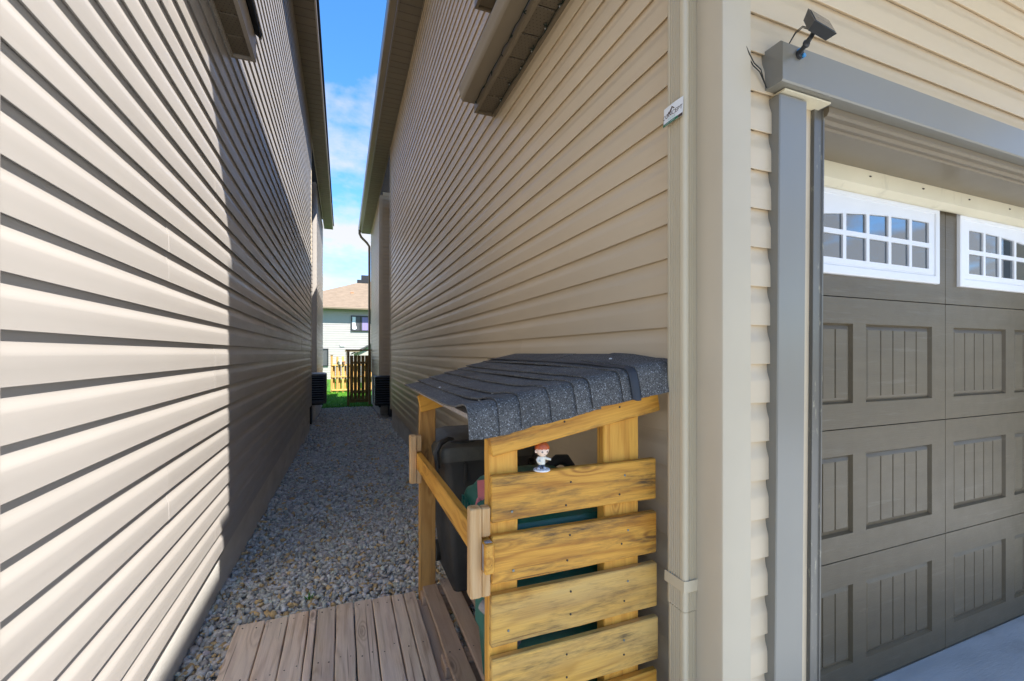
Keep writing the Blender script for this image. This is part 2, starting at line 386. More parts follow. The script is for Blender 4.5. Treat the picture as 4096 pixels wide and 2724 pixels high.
def board_mesh(L, W, T, ch=.003, wob=.0, mat=None):
    """board along X, width along Z, thickness along Y; chamfered, slightly uneven"""
    mb = MB(); n = max(2, int(L / .12) + 1) if wob else 2
    prof = [(-T/2+ch, -W/2), (T/2-ch, -W/2), (T/2, -W/2+ch), (T/2, W/2-ch), (T/2-ch, W/2), (-T/2+ch, W/2), (-T/2, W/2-ch), (-T/2, -W/2+ch)]
    xs = [-L/2, -L/2 + ch] + [(-L/2 + ch) + (L - 2*ch) * i / (n - 1) for i in range(1, n - 1)] + [L/2 - ch, L/2]
    vs = []
    for i, x in enumerate(xs):
        s = ch if i in (0, len(xs) - 1) else 0
        dw0 = random.uniform(-wob, wob); dw1 = random.uniform(-wob, wob); dt = random.uniform(-wob, wob) * .4
        for (y, z) in prof:
            z2 = z + (dw1 if z > 0 else dw0); vs.append((x, (y - math.copysign(min(s, T*.3), y)) + dt, z2 - math.copysign(s, z)))
    fs = []
    for i in range(len(xs) - 1):
        for k in range(8): fs.append((i*8+k, i*8+(k+1) % 8, (i+1)*8+(k+1) % 8, (i+1)*8+k))
    fs += [tuple(range(8))[::-1], tuple(range((len(xs)-1)*8, len(xs)*8))]
    mb.add(vs, fs); return mb.mesh('board', mat)
AX = {'x': Matrix.Identity(4), 'y': Matrix.Rotation(R(90), 4, 'Z'), 'z': Matrix.Rotation(R(-90), 4, 'Y')}
def board(name, parent, mat, center, L, W, T, axis='x', flat=False, rot=None, wob=.001, ch=.003, **props):
    """axis = world direction of length; W is the wide side (z for x/y boards unless flat, then horizontal; for z boards along x unless flat -> along y)"""
    m = AX[axis].copy()
    if axis == 'z':
        m = Matrix.Rotation(R(90 if flat else 0), 4, 'Z') @ m
    elif flat: m = m @ Matrix.Rotation(R(90), 4, 'X')
    w = Matrix.Translation(center) @ (rot if rot else Matrix.Identity(4)) @ m
    return link(name, board_mesh(L, W, T, ch, wob, mat), w, parent, **props)

def screw_mesh(mat, r=.0035):
    mb = MB(); mb.lathe([(r, -.002), (r, .0006), (r * .6, .0012)], n=8); return mb.mesh('screw', mat)
SCREW = screw_mesh(M['steel']); NAIL = screw_mesh(M['rust'], .003)
def screw(parent, p, axis='y', me=None):
    rot = Matrix.Rotation(R(90), 4, 'X') if axis == 'y' else Matrix.Identity(4)
    link('screw', me or SCREW, Matrix.Translation(p) @ rot, parent)

# ------------------------------------------------------------------ siding
E = .1143
PROF = [(0, .006), (.0060, .0022), (.0116, 0), (.0124, .0010), (.0122, .006), (.0118, .034), (.0113, .061), (.0107, .065), (.0090, .072), (.0063, .080), (.0040, .088), (.0027, .095), (.0018, .104), (.0012, .1165)]
def siding_geo(mb, x0, x1, z0=0., push=0.):
    n = len(PROF); vs = [(x, o + push, z + z0) for x in (x0, x1) for (o, z) in PROF]
    fs = [(i, i + 1, n + i + 1, n + i) for i in range(n - 1)]
    fs += [tuple(range(n)), tuple(range(n, 2 * n))[::-1]]
    mb.add(vs, fs)
def siding_mesh(L, mat, _c={}):
    k = (round(L, 3), mat.name)
    if k not in _c:
        mb = MB(); siding_geo(mb, -L/2, L/2); _c[k] = mb.mesh('siding_plank', mat, 11)
    return _c[k]
ROTS = {'+x': Matrix.Rotation(R(-90), 4, 'Z'), '-x': Matrix.Rotation(R(90), 4, 'Z'), '-y': Matrix.Rotation(R(180), 4, 'Z'), '+y': Matrix.Identity(4)}
def siding(parent, face, pos, a0, a1, z0, n, mat, seam=3.66, offs=(0.0,)):
    """planks as objects; face direction, pos = plane coordinate, a0..a1 along the wall"""
    for k in range(n):
        cuts = [a0]; s = a0 + offs[k // 2 % len(offs)]
        while s < a1 - .25:
            if s > a0 + .25: cuts.append(s)
            s += seam
        cuts.append(a1)
        for i in range(len(cuts) - 1):
            L = cuts[i + 1] - cuts[i] - (.0006 if i < len(cuts) - 2 else 0); c = (cuts[i] + cuts[i + 1]) / 2
            push = .0007 if (i + k // 2) % 2 else .0
            d = Vector({'+x': (1, 0, 0), '-x': (-1, 0, 0), '-y': (0, -1, 0), '+y': (0, 1, 0)}[face]) * (push + random.uniform(-.0002, .0002))
            p = Vector((pos, c, z0 + k * E) if 'x' in face else (c, pos, z0 + k * E)) + d
            rm = Matrix.Rotation(R(random.uniform(-.02, .02)), 4, face[1].upper() if False else 'Z') @ ROTS[face]
            link('siding_plank', siding_mesh(L, mat), Matrix.Translation(p) @ rm, parent)
def siding_stuff(name, parent, face, pos, a0, a1, z0, n, mat):
    mb = MB(); 
    for k in range(n): siding_geo(mb, a0, a1, z0 + k * E)
    rm = {'+x': lambda p: (pos + p[1], p[0], p[2]), '-x': lambda p: (pos - p[1], p[0], p[2]), '-y': lambda p: (p[0], pos - p[1], p[2]), '+y': lambda p: (p[0], pos + p[1], p[2])}[face]
    mb.v = [rm(p) for p in mb.v]
    o = obj(name, mb, mat, parent, 28); o['kind'] = 'stuff'; return o

GZ = [(-50, -1.385), (1.0, -1.385), (2.1, -1.345), (10, -1.66), (12.5, -1.78), (16.5, -1.93), (24, -1.97), (60, -2.0)]
def gz(y): return float(np.interp(y, [a for a, b in GZ], [b for a, b in GZ]))

# ------------------------------------------------------------------ the setting: ground, driveway, gravel, lawn
mb = MB(); ys = [-400, -50, 1.0, 2.1, 6, 10, 12.5, 16.5, 24, 60, 400]
for i in range(len(ys) - 1):
    a, b = ys[i], ys[i + 1]; mb.quad((-400, a, gz(a) - .03), (400, a, gz(a) - .03), (400, b, gz(b) - .03), (-400, b, gz(b) - .03))
structure('ground', mb, M['earth'])
mb = MB(); mb.box(1.015, 7.2, -9, 1.25, -1.48, -1.371); mb.box(-.62, 1.011, -9, .88, -1.48, -1.371)
structure('driveway', mb, M['driveway'])
mb = MB(); gy = [.9, 1.5, 2.1, 4, 6, 8, 10, 11, 12.5, 14, 16.6]
for i in range(len(gy) - 1):
    a, b = gy[i], gy[i + 1]; w0, w1 = (-1.45, 1.45) if 10 <= a < 13 else (-.645, 1.03)
    mb.quad((w0, a, gz(a) - .008), (w1, a, gz(a) - .008), (w1, b, gz(b) - .008), (w0, b, gz(b) - .008))
structure('gravel_path', mb, M['gravel_base'])
mb = MB(); mb.quad((-25, 16.6, gz(16.6) + .012), (25, 16.6, gz(16.6) + .012), (25, 24, gz(24) + .012), (-25, 24, gz(24) + .012))
mb.quad((-25, 24, gz(24) + .012), (25, 24, gz(24) + .012), (25, 46, gz(46) + .012), (-25, 46, gz(46) + .012))
structure('lawn', mb, M['lawn'])

def gravel():
    ico = [(0, -.5257, .8507), (0, .5257, .8507), (0, -.5257, -.8507), (0, .5257, -.8507), (.8507, 0, .5257), (-.8507, 0, .5257), (.8507, 0, -.5257), (-.8507, 0, -.5257), (.5257, .8507, 0), (-.5257, .8507, 0), (.5257, -.8507, 0), (-.5257, -.8507, 0)]
    V0 = np.array(ico)
    from itertools import combinations
    F0 = []
    for t in combinations(range(12), 3):
        if all(abs(np.linalg.norm(V0[t[a]] - V0[t[b]]) - 1.0515) < .01 for a, b in ((0, 1), (1, 2), (0, 2))):
            n = np.cross(V0[t[1]] - V0[t[0]], V0[t[2]] - V0[t[0]]); F0.append(t if n @ V0[t[0]] > 0 else (t[0], t[2], t[1]))
    F0 = np.array(F0)
    P = []
    def region(y0, y1, s, x0=-.645, x1=1.0, size=.5, layers=1):
        for l in range(layers):
            nx = int((x1 - x0) / s); ny = int((y1 - y0) / s)
            gx, gyy = np.meshgrid(np.arange(nx), np.arange(ny)); gx = gx.ravel(); gyy = gyy.ravel()
            x = x0 + (gx + RNG.uniform(0, 1, gx.size)) * s; y = y0 + (gyy + RNG.uniform(0, 1, gx.size)) * s
            P.append(np.c_[x, y, np.full(x.size, s * size), np.full(x.size, l)])
    region(1.25, 4.2, .026, size=.64, layers=2)
    region(4.2, 7.5, .032, size=.64, layers=2)
    region(7.5, 12.0, .045, size=.60, layers=1, x0=-.8, x1=1.2)
    region(12.0, 16.7, .055, size=.52, layers=1)
    P = np.concatenate(P)
    under = (P[:, 0] > -.44) & (P[:, 0] < .34) & (P[:, 1] < 2.30)
    hid = (P[:, 1] < 2.3) & (P[:, 0] > .78)
    P = P[~(under | hid)]; N = len(P)
    scl = P[:, 2:3] * RNG.uniform(.42, 1.5, (N, 1)) * np.stack([RNG.uniform(.75, 1.35, N), RNG.uniform(.55, 1.1, N), RNG.uniform(.38, .72, N)], 1)
    V = V0[None] * (1 + RNG.uniform(-.36, .36, (N, 12, 1))); V = V * scl[:, None, :]
    q = RNG.normal(size=(N, 4)); q[:, 1:3] *= .35; q /= np.linalg.norm(q, axis=1, keepdims=True)
    w, x, y, z = q.T
    Rm = np.stack([1-2*(y*y+z*z), 2*(x*y-z*w), 2*(x*z+y*w), 2*(x*y+z*w), 1-2*(x*x+z*z), 2*(y*z-x*w), 2*(x*z-y*w), 2*(y*z+x*w), 1-2*(x*x+y*y)], 1).reshape(N, 3, 3)
    V = np.einsum('nij,nkj->nki', Rm, V)
    g = np.interp(P[:, 1], [a for a, b in GZ], [b for a, b in GZ])
    V += np.c_[P[:, 0], P[:, 1], g + P[:, 2] * (.05 + .55 * P[:, 3]) + RNG.uniform(-.3, .3, N) * P[:, 2]][:, None, :]
    F = (F0[None] + (np.arange(N) * 12)[:, None, None]).reshape(-1, 3)
    me = bpy.data.meshes.new('gravel'); me.vertices.add(N * 12); me.vertices.foreach_set('co', V.ravel())
    me.loops.add(F.size); me.loops.foreach_set('vertex_index', F.ravel()); me.polygons.add(len(F))
    me.polygons.foreach_set('loop_start', np.arange(0, F.size, 3)); me.update(calc_edges=True); me.validate()
    base = RNG.uniform(.32, .66, (N, 1)) * np.array([[1.0, .94, .80]]) * (1 + RNG.normal(0, .03, (N, 3)))
    tan = (RNG.uniform(size=N) < .13 * np.interp(P[:, 1], [2, 3.5, 6], [1.3, .9, .45])); base[tan] = np.array([[.62, .42, .19]]) * RNG.uniform(.7, 1.15, (tan.sum(), 1))
    pale = RNG.uniform(size=N) < .08; base[pale] = np.array([[.62, .61, .57]]) * RNG.uniform(.85, 1.1, (pale.sum(), 1))
    colr = np.repeat(np.c_[base, np.ones(N)], 12, axis=0).clip(0, 1)
    at = me.attributes.new('stone', 'FLOAT_COLOR', 'POINT'); at.data.foreach_set('color', colr.astype(np.float32).ravel())
    me.materials.append(M['stone'])
    link('gravel', me, Matrix.Identity(4), None, kind='stuff', label='loose grey and tan crushed stone filling the passage between the houses', category='gravel')
gravel()

def grass():
    N = 9000; x = RNG.uniform(-1.6, 1.6, N); y = 16.5 + 7.2 * RNG.uniform(0, 1, N) ** 1.3; g = np.interp(y, [a for a, b in GZ], [b for a, b in GZ]) + .01
    h = RNG.uniform(.04, .10, N); a = RNG.uniform(0, 6.28, N); w = .006 + .0006 * (y - 16)
    V = np.zeros((N, 3, 3)); dx, dy = np.cos(a) * w, np.sin(a) * w
    V[:, 0] = np.c_[x - dx, y - dy, g]; V[:, 1] = np.c_[x + dx, y + dy, g]; V[:, 2] = np.c_[x + RNG.normal(0, .02, N), y + RNG.normal(0, .02, N), g + h]
    me = bpy.data.meshes.new('grass'); me.from_pydata(V.reshape(-1, 3).tolist(), [], [(3*i, 3*i+1, 3*i+2) for i in range(N)]); me.materials.append(M['grass'])
    link('grass', me, Matrix.Identity(4), None, kind='stuff', label='short bright green grass on the lawn behind the houses', category='grass')
grass()

# ------------------------------------------------------------------ neighbour's house (left)
XL = -.6333                                              # plane the siding is nailed to
HL = thing('neighbour_house', 'taupe sided house along the left of the passage, its near wall in bright sun', 'house', (XL, 1.17, -1.385))
mb = MB(); mb.box(-8, XL, 1.10, 10.2, -1.125, 4.66)
wl = obj('wall', mb, M['vinyl_taupe'], HL)
siding(wl, '+x', XL, 1.132, 10.19, -1.0963 - E * .0, 51, M['vinyl_taupe'], 3.66, (1.55, 3.1, .9, 2.3))
mb = MB(); mb.box(-8, -1.55, 10.2, 12.95, -1.0, 4.66); mb.box(-8, -.672, 12.95, 17.25, -.72, 4.66)
wl2 = obj('rear_wall', mb, M['vinyl_taupe'], HL)
siding_stuff('siding', wl2, '-y', 12.95, -1.54, -.76, -.72, 47, M['vinyl_taupe'])
siding_stuff('siding', wl2, '+x', -.672, 13.03, 17.2, -.72, 47, M['vinyl_taupe'])
siding_stuff('siding', wl2, '+x', -1.55, 10.2, 12.94, -1.0, 49, M['vinyl_taupe'])
wf = MB(); wf.box(-8, XL - .03, 1.095, 1.10, -1.1, 4.6); wfo = obj('gable_wall', wf, M['vinyl_taupe'], HL)
siding_stuff('siding', wfo, '-y', 1.095, -7.9, -.72, -1.0963, 49, M['vinyl_taupe'])
mb = MB(); mb.box(-7.98, -.652, 1.12, 10.18, -2.1, -1.10); mb.box(-7.98, -1.57, 10.18, 12.97, -2.1, -1.02); mb.box(-7.98, -.69, 12.97, 17.23, -2.2, -.73)
obj('foundation', mb, M['concrete'], HL)
def corner(parent, x, y, sx, sy, z0, z1, mat, w=.085, t=.016):
    """L shaped corner board with soft edges; sx, sy: directions towards the outside"""
    mb = MB(); r = .006
    xs, ys = x + sx * t, y + sy * t
    prof = [(x - sx * w, y), (x - sx * w, ys), (xs - sx * r, ys), (xs - sx * r * .3, ys - sy * r * .3), (xs, ys - sy * r), (xs, y - sy * w), (x, y - sy * w), (x, y)]
    mb.prism(prof, 2, z0, z1); return obj('corner_board', mb, mat, parent, 40)
corner(HL, XL, 1.09, 1, -1, -1.11, 4.5, M['vinyl_taupe'], .05, .018)
corner(HL, XL, 10.2, 1, 1, -1.11, 4.62, M['trim_beige'], .05, .018)
corner(HL, -.672, 12.95, 1, -1, -.73, 4.62, M['vinyl_taupe'], .085, .018)

# eaves: sx = +1 when the eave points to +x
def eave(house, name, xw, xo, z, y0, y1, sx, slope, run, fh, shingle, gutter=None, pw=.127, perf=False, fmat=None, fx=.022, end_cap=True):
    rf = MB(); t = .035
    xa = xo + sx * (.03 if gutter is None else .0); za = z + fh
    xb = xo - sx * run; zb = za + slope * run
    prof = [(xa, za), (xa, za + t), (xb, zb + t), (xb, zb)]
    rf.prism(prof, 1, y0 - .02, y1 + .02); ro = obj(name, rf, shingle, house)
    fm = fmat or M['fascia']
    f = MB(); f.prism([(xo, z - .012), (xo - sx * fx, z - .012), (xo - sx * fx, z + fh - .004), (xo, z + fh - .004)], 1, y0, y1)
    obj('fascia', f, fm, ro)
    a = min(xw, xo - sx * fx); b = max(xw, xo - sx * fx)
    n = max(1, int(round((y1 - y0) / pw))); st = (y1 - y0) / n
    pm = MB(); L = b - a
    pm.add([(-L/2, -st/2, .004), (L/2, -st/2, .004), (L/2, -st/2 + .006, 0), (-L/2, -st/2 + .006, 0), (L/2, st/2 - .010, 0), (-L/2, st/2 - .010, 0), (L/2, st/2 - .002, .010), (-L/2, st/2 - .002, .010), (-L/2, st/2, .010), (L/2, st/2, .010)],
           [(0, 1, 2, 3), (3, 2, 4, 5), (5, 4, 6, 7), (7, 6, 9, 8)])
    me = pm.mesh('soffit_panel', M['perforated'] if perf else M['soffit'])
    for k in range(n):
        link('soffit_panel', me, Matrix.Translation(((a + b) / 2, y0 + st * (k + .5), z + random.uniform(-.0008, .0008))), ro)
    j = MB(); j.box(min(xw, xw + sx * .022), max(xw, xw + sx * .022), y0 + .003, y1 - .003, z - .022, z - .004); obj('soffit_trim', j, fm, ro)
    if end_cap:
        c = MB(); c.prism([(xw, z - .014), (xo, z - .014), (xo, z + fh), (xw, z + fh + slope * abs(xo - xw))], 1, y1 + .001, y1 + .016); obj('end_cap', c, fm, ro)
    if gutter:
        gx, gb, gt = gutter      # outer x, bottom z, top z
        xi = xo + sx * .002; xm = gx - sx * .028
        prof = [(xi, gb), (xm, gb), (xm + sx * .014, gb + .018), (xm + sx * .016, gb + .032), (gx - sx * .006, gb + .058), (gx, gt - .014), (gx, gt), (gx - sx * .010, gt), (gx - sx * .010, gt - .008), (xm - sx * .01, gb + .006), (xi, gb + .006)]
        g = MB(); g.prism(prof, 1, y0, y1 - .01, caps=False)
        g.prism([(xi, gb), (xm, gb), (xm + sx * .014, gb + .018), (gx - sx * .006, gb + .058), (gx, gt), (xi, gt)], 1, y1 - .0095, y1 - .006)
        obj('gutter', g, M['gutter'], ro, 30)
    return ro
eave(HL, 'roof', XL, -.325, 4.62, 1.0, 17.45, 1, .55, 5.5, .11, M['dark_shingle_far'], None, .16, False, M['fascia_left'])
eave(HL, 'garage_roof', XL, -.494, 1.80, -.6, 3.04, 1, .9, .13, .135, M['dark_shingle_far'], None, .17, True, M['fascia_left'])

# ------------------------------------------------------------------ house with the garage (right)
XR = 1.0124; YF = .9369
HR = thing('garage_house', 'tan sided house on the right with taupe garage door under a blue grey header', 'house', (XR, YF, -1.371))
mb = MB(); mb.box(XR, XR + .12, YF + .01, 1.35, -1.24, 4.7); mb.box(XR, 8.5, 1.35, 10.06, -1.24, 4.7)
wr = obj('wall', mb, M['vinyl_tan'], HR)
z0r = -.0282 - 10 * E
siding(wr, '-x', XR, 1.02, 10.05, z0r - E * 0, 51, M['vinyl_tan'], 3.66, (2.9, 1.4, 3.3, .8))
mb = MB(); mb.box(XR + .121, 1.405, YF, 1.349, -1.35, .80); mb.box(XR + .121, 8.5, YF, 1.349, .802, 4.7); mb.box(3.82, 8.5, YF, 1.349, -1.35, .80)
gw = obj('garage_wall', mb, M['vinyl_tan'], HR)
z0f = .1975 - 13 * E
siding(gw, '-y', YF, 1.068, 1.225, z0f, 19, M['vinyl_tan'], 9)
siding(gw, '-y', YF, 1.068, 4.6, z0f + 19 * E, 14, M['vinyl_tan'], 9)
siding_stuff('siding', gw, '-y', YF, 4.6, 8.4, z0f + 19 * E, 14, M['vinyl_tan'])
siding_stuff('siding', gw, '-y', YF, 1.068, 8.4, z0f + 33 * E, 20, M['vinyl_tan'])
mb = MB(); mb.box(1.62, 8.5, 10.06, 13.4, -1.2, 4.7); mb.box(1.022, 8.5, 13.4, 17.5, -.70, 4.7)
wr2 = obj('rear_wall', mb, M['vinyl_tan'], HR)
siding_stuff('siding', wr2, '-y', 13.4, 1.11, 1.61, -.70, 48, M['vinyl_tan'])
siding_stuff('siding', wr2, '-x', 1.022, 13.48, 17.45, -.70, 48, M['vinyl_tan'])
siding_stuff('siding', wr2, '-x', 1.62, 10.07, 13.39, -1.2, 51, M['vinyl_tan'])
mb = MB(); mb.box(1.032, 8.4, 1.35, 10.04, -2.1, -1.235); mb.box(1.64, 8.4, 10.04, 13.42, -2.1, -1.21); mb.box(1.04, 8.4, 13.42, 17.48, -2.2, -.705); mb.box(1.032, 1.40, .96, 1.349, -1.6, -1.351)
obj('foundation', mb, M['concrete'], HR)
corner(HR, 1.000, YF - .010, -1, -1, -1.30, 4.4, M['trim_beige'], .090, .016)
corner(HR, 1.0005, 10.06, -1, 1, -1.24, 4.6, M['trim_beige'], .05, .012)
corner(HR, 1.022, 13.4, -1, -1, -.71, 4.6, M['vinyl_tan'], .085, .018)
eave(HR, 'roof', XR, .675, 4.62, .90, 17.6, -1, .9, 3.0, .15, M['dark_shingle_far'], (.555, 4.63, 4.75), .15, False, M['fascia'])
eave(HR, 'garage_roof', XR, .862, 1.705, .36, 2.925, -1, .9, .12, .13, M['dark_shingle_far'], (.745, 1.742, 1.835), .20, True, M['fascia'])
eave(HR, 'upper_eave', XR, .865, 2.44, .95, 2.925, -1, .9, .11, .13, M['dark_shingle_far'], None, .20, False, M['fascia'])
# unseen slab added to keep the sun off the door and the bin shelter
mb = MB(); mb.prism([(1.14, .92), (1.14, -.85), (1.6, -1.3), (2.3, -1.75), (8.4, -1.75), (8.4, .92)], 2, 3.0, 3.10)
obj('shade_slab', mb, M['cream'], HR)

# downspout at the corner, fluted
def flute_prof(x0, x1, y0, y1, n=5, d=.0042, r=.010):
    pts = []
    def side(ax, ay, bx, by, nx, ny):
        L = math.hypot(bx - ax, by - ay); ux, uy = (bx - ax) / L, (by - ay) / L; a = r + .006; w = (L - 2 * a) / n
        pts.append((ax + ux * r, ay + uy * r))
        for k in range(n):
            for (q, dd) in ((.0, 0), (.22, d), (.55, d), (.75, 0)):
                s = a + w * (k + q); pts.append((ax + ux * s - nx * dd, ay + uy * s - ny * dd))
        pts.append((bx - ux * r, by - uy * r)); cx_, cy_ = bx - nx * r, by - ny * r
        a0 = math.atan2(ny, nx)
        for q in (.25, .5, .75): aa = a0 + q * math.pi / 2; pts.append((bx - ux * r - nx * r + math.cos(aa) * r, by - uy * r - ny * r + math.sin(aa) * r))
    side(x0, y0, x1, y0, 0, -1); side(x1, y0, x1, y1, 1, 0); side(x1, y1, x0, y1, 0, 1); side(x0, y1, x0, y0, -1, 0)
    return pts
DX0, DX1, DY0, DY1 = .937, 1.006, 1.006, 1.083
mb = MB(); mb.prism(flute_prof(DX0, DX1, DY0, DY1), 2, -.765, 1.70)
ds = obj('downspout', mb, M['spout'], HR, 35)
mb = MB(); mb.prism(flute_prof(DX0 + .002, DX1 - .002, DY0 + .002, DY1 - .002), 2, -1.34, -.768)
obj('lower_pipe', mb, M['spout'], ds, 35)
mb = MB(); prof = [(DX1 + .004, DY0 - .003), (DX0 + .008, DY0 - .003), (DX0 - .001, DY0), (DX0 - .003, DY0 + .010), (DX0 - .003, DY1 + .004), (DX0, DY1 + .004), (DX0, DY0 + .010), (DX0 + .008, DY0 - .0005), (DX1 + .004, DY0 - .0005)]
mb.prism([(x, y) for x, y in prof], 2, -.705, -.672); obj('strap', mb, M['spout'], ds, 40)
mb = MB(); zs = -1.035
mb.tube([(DX1 + .01, DY0 - .002, zs - .01), (DX1 - .02, DY0 - .003, zs - .012), (DX0 + .03, DY0 - .003, zs - .008), (DX0 + .004, DY0 - .002, zs + .002), (DX0 - .003, DY0 + .02, zs + .006), (DX0 - .003, DY1, zs + .012)], .0017, 5)
for (x, y) in ((DX0 + .012, DY0 - .003), (DX1 - .015, DY0 - .003)):
    for k in range(5):
        a = random.uniform(0, 6.28); mb.tube([(x, y, zs - .008), (x + .006 * math.cos(a), y - .004, zs - .008 + .006 * math.sin(a)), (x + .012 * math.cos(a), y - .006, zs - .012 + .010 * math.sin(a))], .0016, 5)
obj('string', mb, M['string'], ds, 40)
# far downspout
mb = MB(); mb.tube([(.60, 17.35, 4.66), (.60, 17.35, 4.52), (.66, 17.38, 4.40), (.86, 17.42, 4.22), (.955, 17.42, 4.08), (.955, 17.42, 3.6), (.955, 17.42, -1.8)], .045, 8)
obj('downspout', mb, M['gutter'], HR, 40)

# garage opening: trim, stops, header
lean = .0115
def leaning(mb, zr=-1.37):
    mb.v = [(x + lean * (z - .2), y, z) for (x, y, z) in mb.v]; return mb
mb = MB(); mb.prism([(1.187, YF - .002), (1.187, .902), (1.190, .899), (1.300, .899), (1.303, .902), (1.303, YF - .002)], 2, -1.366, .762); obj('door_trim', leaning(mb), M['door_trim'], HR, 30)
mb = MB(); mb.box(1.312, 1.372, .938, 1.13, -1.366, .764); obj('door_jamb', leaning(mb), M['cream'], HR)
pts = [(1.374, .930), (1.376, .926), (1.410, .926), (1.412, .922), (1.417, .922), (1.418, .926), (1.418, .99), (1.410, 1.0), (1.374, 1.0)]
mb = MB(); mb.prism(pts, 2, -1.366, .774); obj('door_stop', leaning(mb), M['stop_rubber'], HR, 45)
mb = MB(); mb.box(3.79, 3.90, .899, YF - .002, -1.366, .762); obj('door_trim', mb, M['door_trim'], HR)
mb = MB(); mb.box(3.77, 3.80, .94, 1.13, -1.366, .764); obj('door_jamb', mb, M['cream'], HR)
mb = MB()
b = [(.868, .780), (.868, .886), (.874, .892), (YF - .002, .892), (YF - .002, .776), (.872, .776)]
mb.prism(b, 0, 1.163, 4.05); obj('door_header', mb, M['door_trim'], HR, 30)
mb = MB(); mb.hexa([(1.200, .888, .768), (1.40, .888, .768), (1.40, .936, .768), (1.200, .936, .768), (1.200, .888, .773), (1.40, .888, .773), (1.40, .936, .773), (1.200, .936, .773)]); obj('header_end_strip', mb, M['cream'], HR)
# stepped moulding under the header
mb = MB(); prof = [(.906, .775), (.906, .757), (.908, .756), (.912, .748), (.926, .746), (.932, .736), (.944, .735), (.948, .728), (1.092, .728), (1.092, .775)]
mb.prism(prof, 0, 1.42, 3.77); obj('head_moulding', mb, M['fascia'], HR, 20)
mb = MB(); mb.prism([(1.094, .775), (1.094, .668), (1.108, .658), (1.122, .650), (1.132, .650), (1.132, .775)], 0, 1.42, 3.77); hs_ = obj('head_seal', mb, M['cream'], HR, 20)
for k in range(6): 
    mb = MB(); mb.ball((1.60 + .36 * k, 1.093, .706), (.008, .003, .003), 8, 5); obj('staple', mb, M['rust'], hs_)

# garage door
YD = 1.148
door = MB(); door.box(1.40, 3.80, YD + .022, YD + .05, -1.371, .80)
GD = obj('garage_door', door, M['door_paint'], HR)
cols = [(1.44, 2.61), (2.61, 3.78)]
panels_x = [[(1.515, 1.946), (2.030, 2.503)], [(2.678, 3.152), (3.239, 3.700)]]
secs = [(.229, .762), (-.306, .229), (-.836, -.306), (-1.369, -.836)]
def rects_front(mb, x0, x1, z0, z1, holes, y, yb):
    """front sheet with rectangular holes and returned edges"""
    xs = sorted({x0, x1} | {h[0] for h in holes} | {h[1] for h in holes}); zs_ = sorted({z0, z1} | {h[2] for h in holes} | {h[3] for h in holes})
    for i in range(len(xs) - 1):
        for j in range(len(zs_) - 1):
            cx_, cz_ = (xs[i] + xs[i+1]) / 2, (zs_[j] + zs_[j+1]) / 2
            if any(h[0] < cx_ < h[1] and h[2] < cz_ < h[3] for h in holes): continue
            mb.quad((xs[i], y, zs_[j]), (xs[i+1], y, zs_[j]), (xs[i+1], y, zs_[j+1]), (xs[i], y, zs_[j+1]))
    e = .003
    ring = [(x0, z0), (x1, z0), (x1, z1), (x0, z1)]; rin = [(x0 - e*0, z0), (x1, z0), (x1, z1), (x0, z1)]
    for k in range(4):
        a, b_ = ring[k], ring[(k+1) % 4]; mb.quad((a[0], y, a[1]), (b_[0], y, b_[1]), (b_[0], yb, b_[1]), (a[0], yb, a[1]))
    for h in holes:
        ring = [(h[0], h[2]), (h[1], h[2]), (h[1], h[3]), (h[0], h[3])]
        for k in range(4):
            a, b_ = ring[k], ring[(k+1) % 4]; mb.quad((a[0], y, a[1]), (b_[0], y, b_[1]), (b_[0], yb, b_[1]), (a[0], yb, a[1]))
def door_panel(x0, x1, z0, z1):
    mb = MB(); y = YD; g = .014
    # sloped moulding round a field of five boards
    o = [(x0, z0), (x1, z0), (x1, z1), (x0, z1)]
    m1 = [(x0 + .006, z0 + .006), (x1 - .006, z0 + .006), (x1 - .006, z1 - .006), (x0 + .006, z1 - .006)]
    m2 = [(x0 + .024, z0 + .024), (x1 - .024, z0 + .024), (x1 - .024, z1 - .024), (x0 + .024, z1 - .024)]
    for k in range(4):
        a, b_ = o[k], o[(k+1) % 4]; c_, d_ = m1[(k+1) % 4], m1[k]; e_, f_ = m2[(k+1) % 4], m2[k]
        mb.quad((a[0], y + .0005, a[1]), (b_[0], y + .0005, b_[1]), (c_[0], y + g, c_[1]), (d_[0], y + g, d_[1]))
        mb.quad((d_[0], y + g, d_[1]), (c_[0], y + g, c_[1]), (e_[0], y + .006, e_[1]), (f_[0], y + .006, f_[1]))
    X0, X1, Z0, Z1 = x0 + .024, x1 - .024, z0 + .024, z1 - .024; n = 5; w = (X1 - X0) / n; v = .0045
    for k in range(n):
        a = X0 + w * k; b_ = a + w
        ka = a + (v if k else 0); kb = b_ - (v if k < n - 1 else 0)
        mb.quad((ka, y + .006, Z0), (kb, y + .006, Z0), (kb, y + .006, Z1), (ka, y + .006, Z1))
        if k < n - 1:
            mb.quad((kb, y + .006, Z0), (b_, y + .014, Z0), (b_, y + .014, Z1), (kb, y + .006, Z1))
            mb.quad((b_, y + .014, Z0), (b_ + v, y + .006, Z0), (b_ + v, y + .006, Z1), (b_, y + .014, Z1))
    return mb
for si, (z0, z1) in enumerate(secs):
    mb = MB()
    for ci, (x0, x1) in enumerate(cols):
        if si == 0: holes = [(1.51, 2.54, .315, .669)] if ci == 0 else [(2.705, 3.735, .315, .669)]
        else: holes = [(a, b_, z0 + .103, z1 - .107) for a, b_ in panels_x[ci]]
        rects_front(mb, x0 + (.0018 if ci else 0), x1 - (0 if ci else .0018), z0 + .002, z1 - .002, holes, YD, YD + .0215)
    obj('door_section', mb, M['door_paint'], GD)
    if si:
        for ci in range(2):
            for a, b_ in panels_x[ci]: obj('door_panel', door_panel(a, b_, z0 + .103, z1 - .107), M['door_paint'], GD)
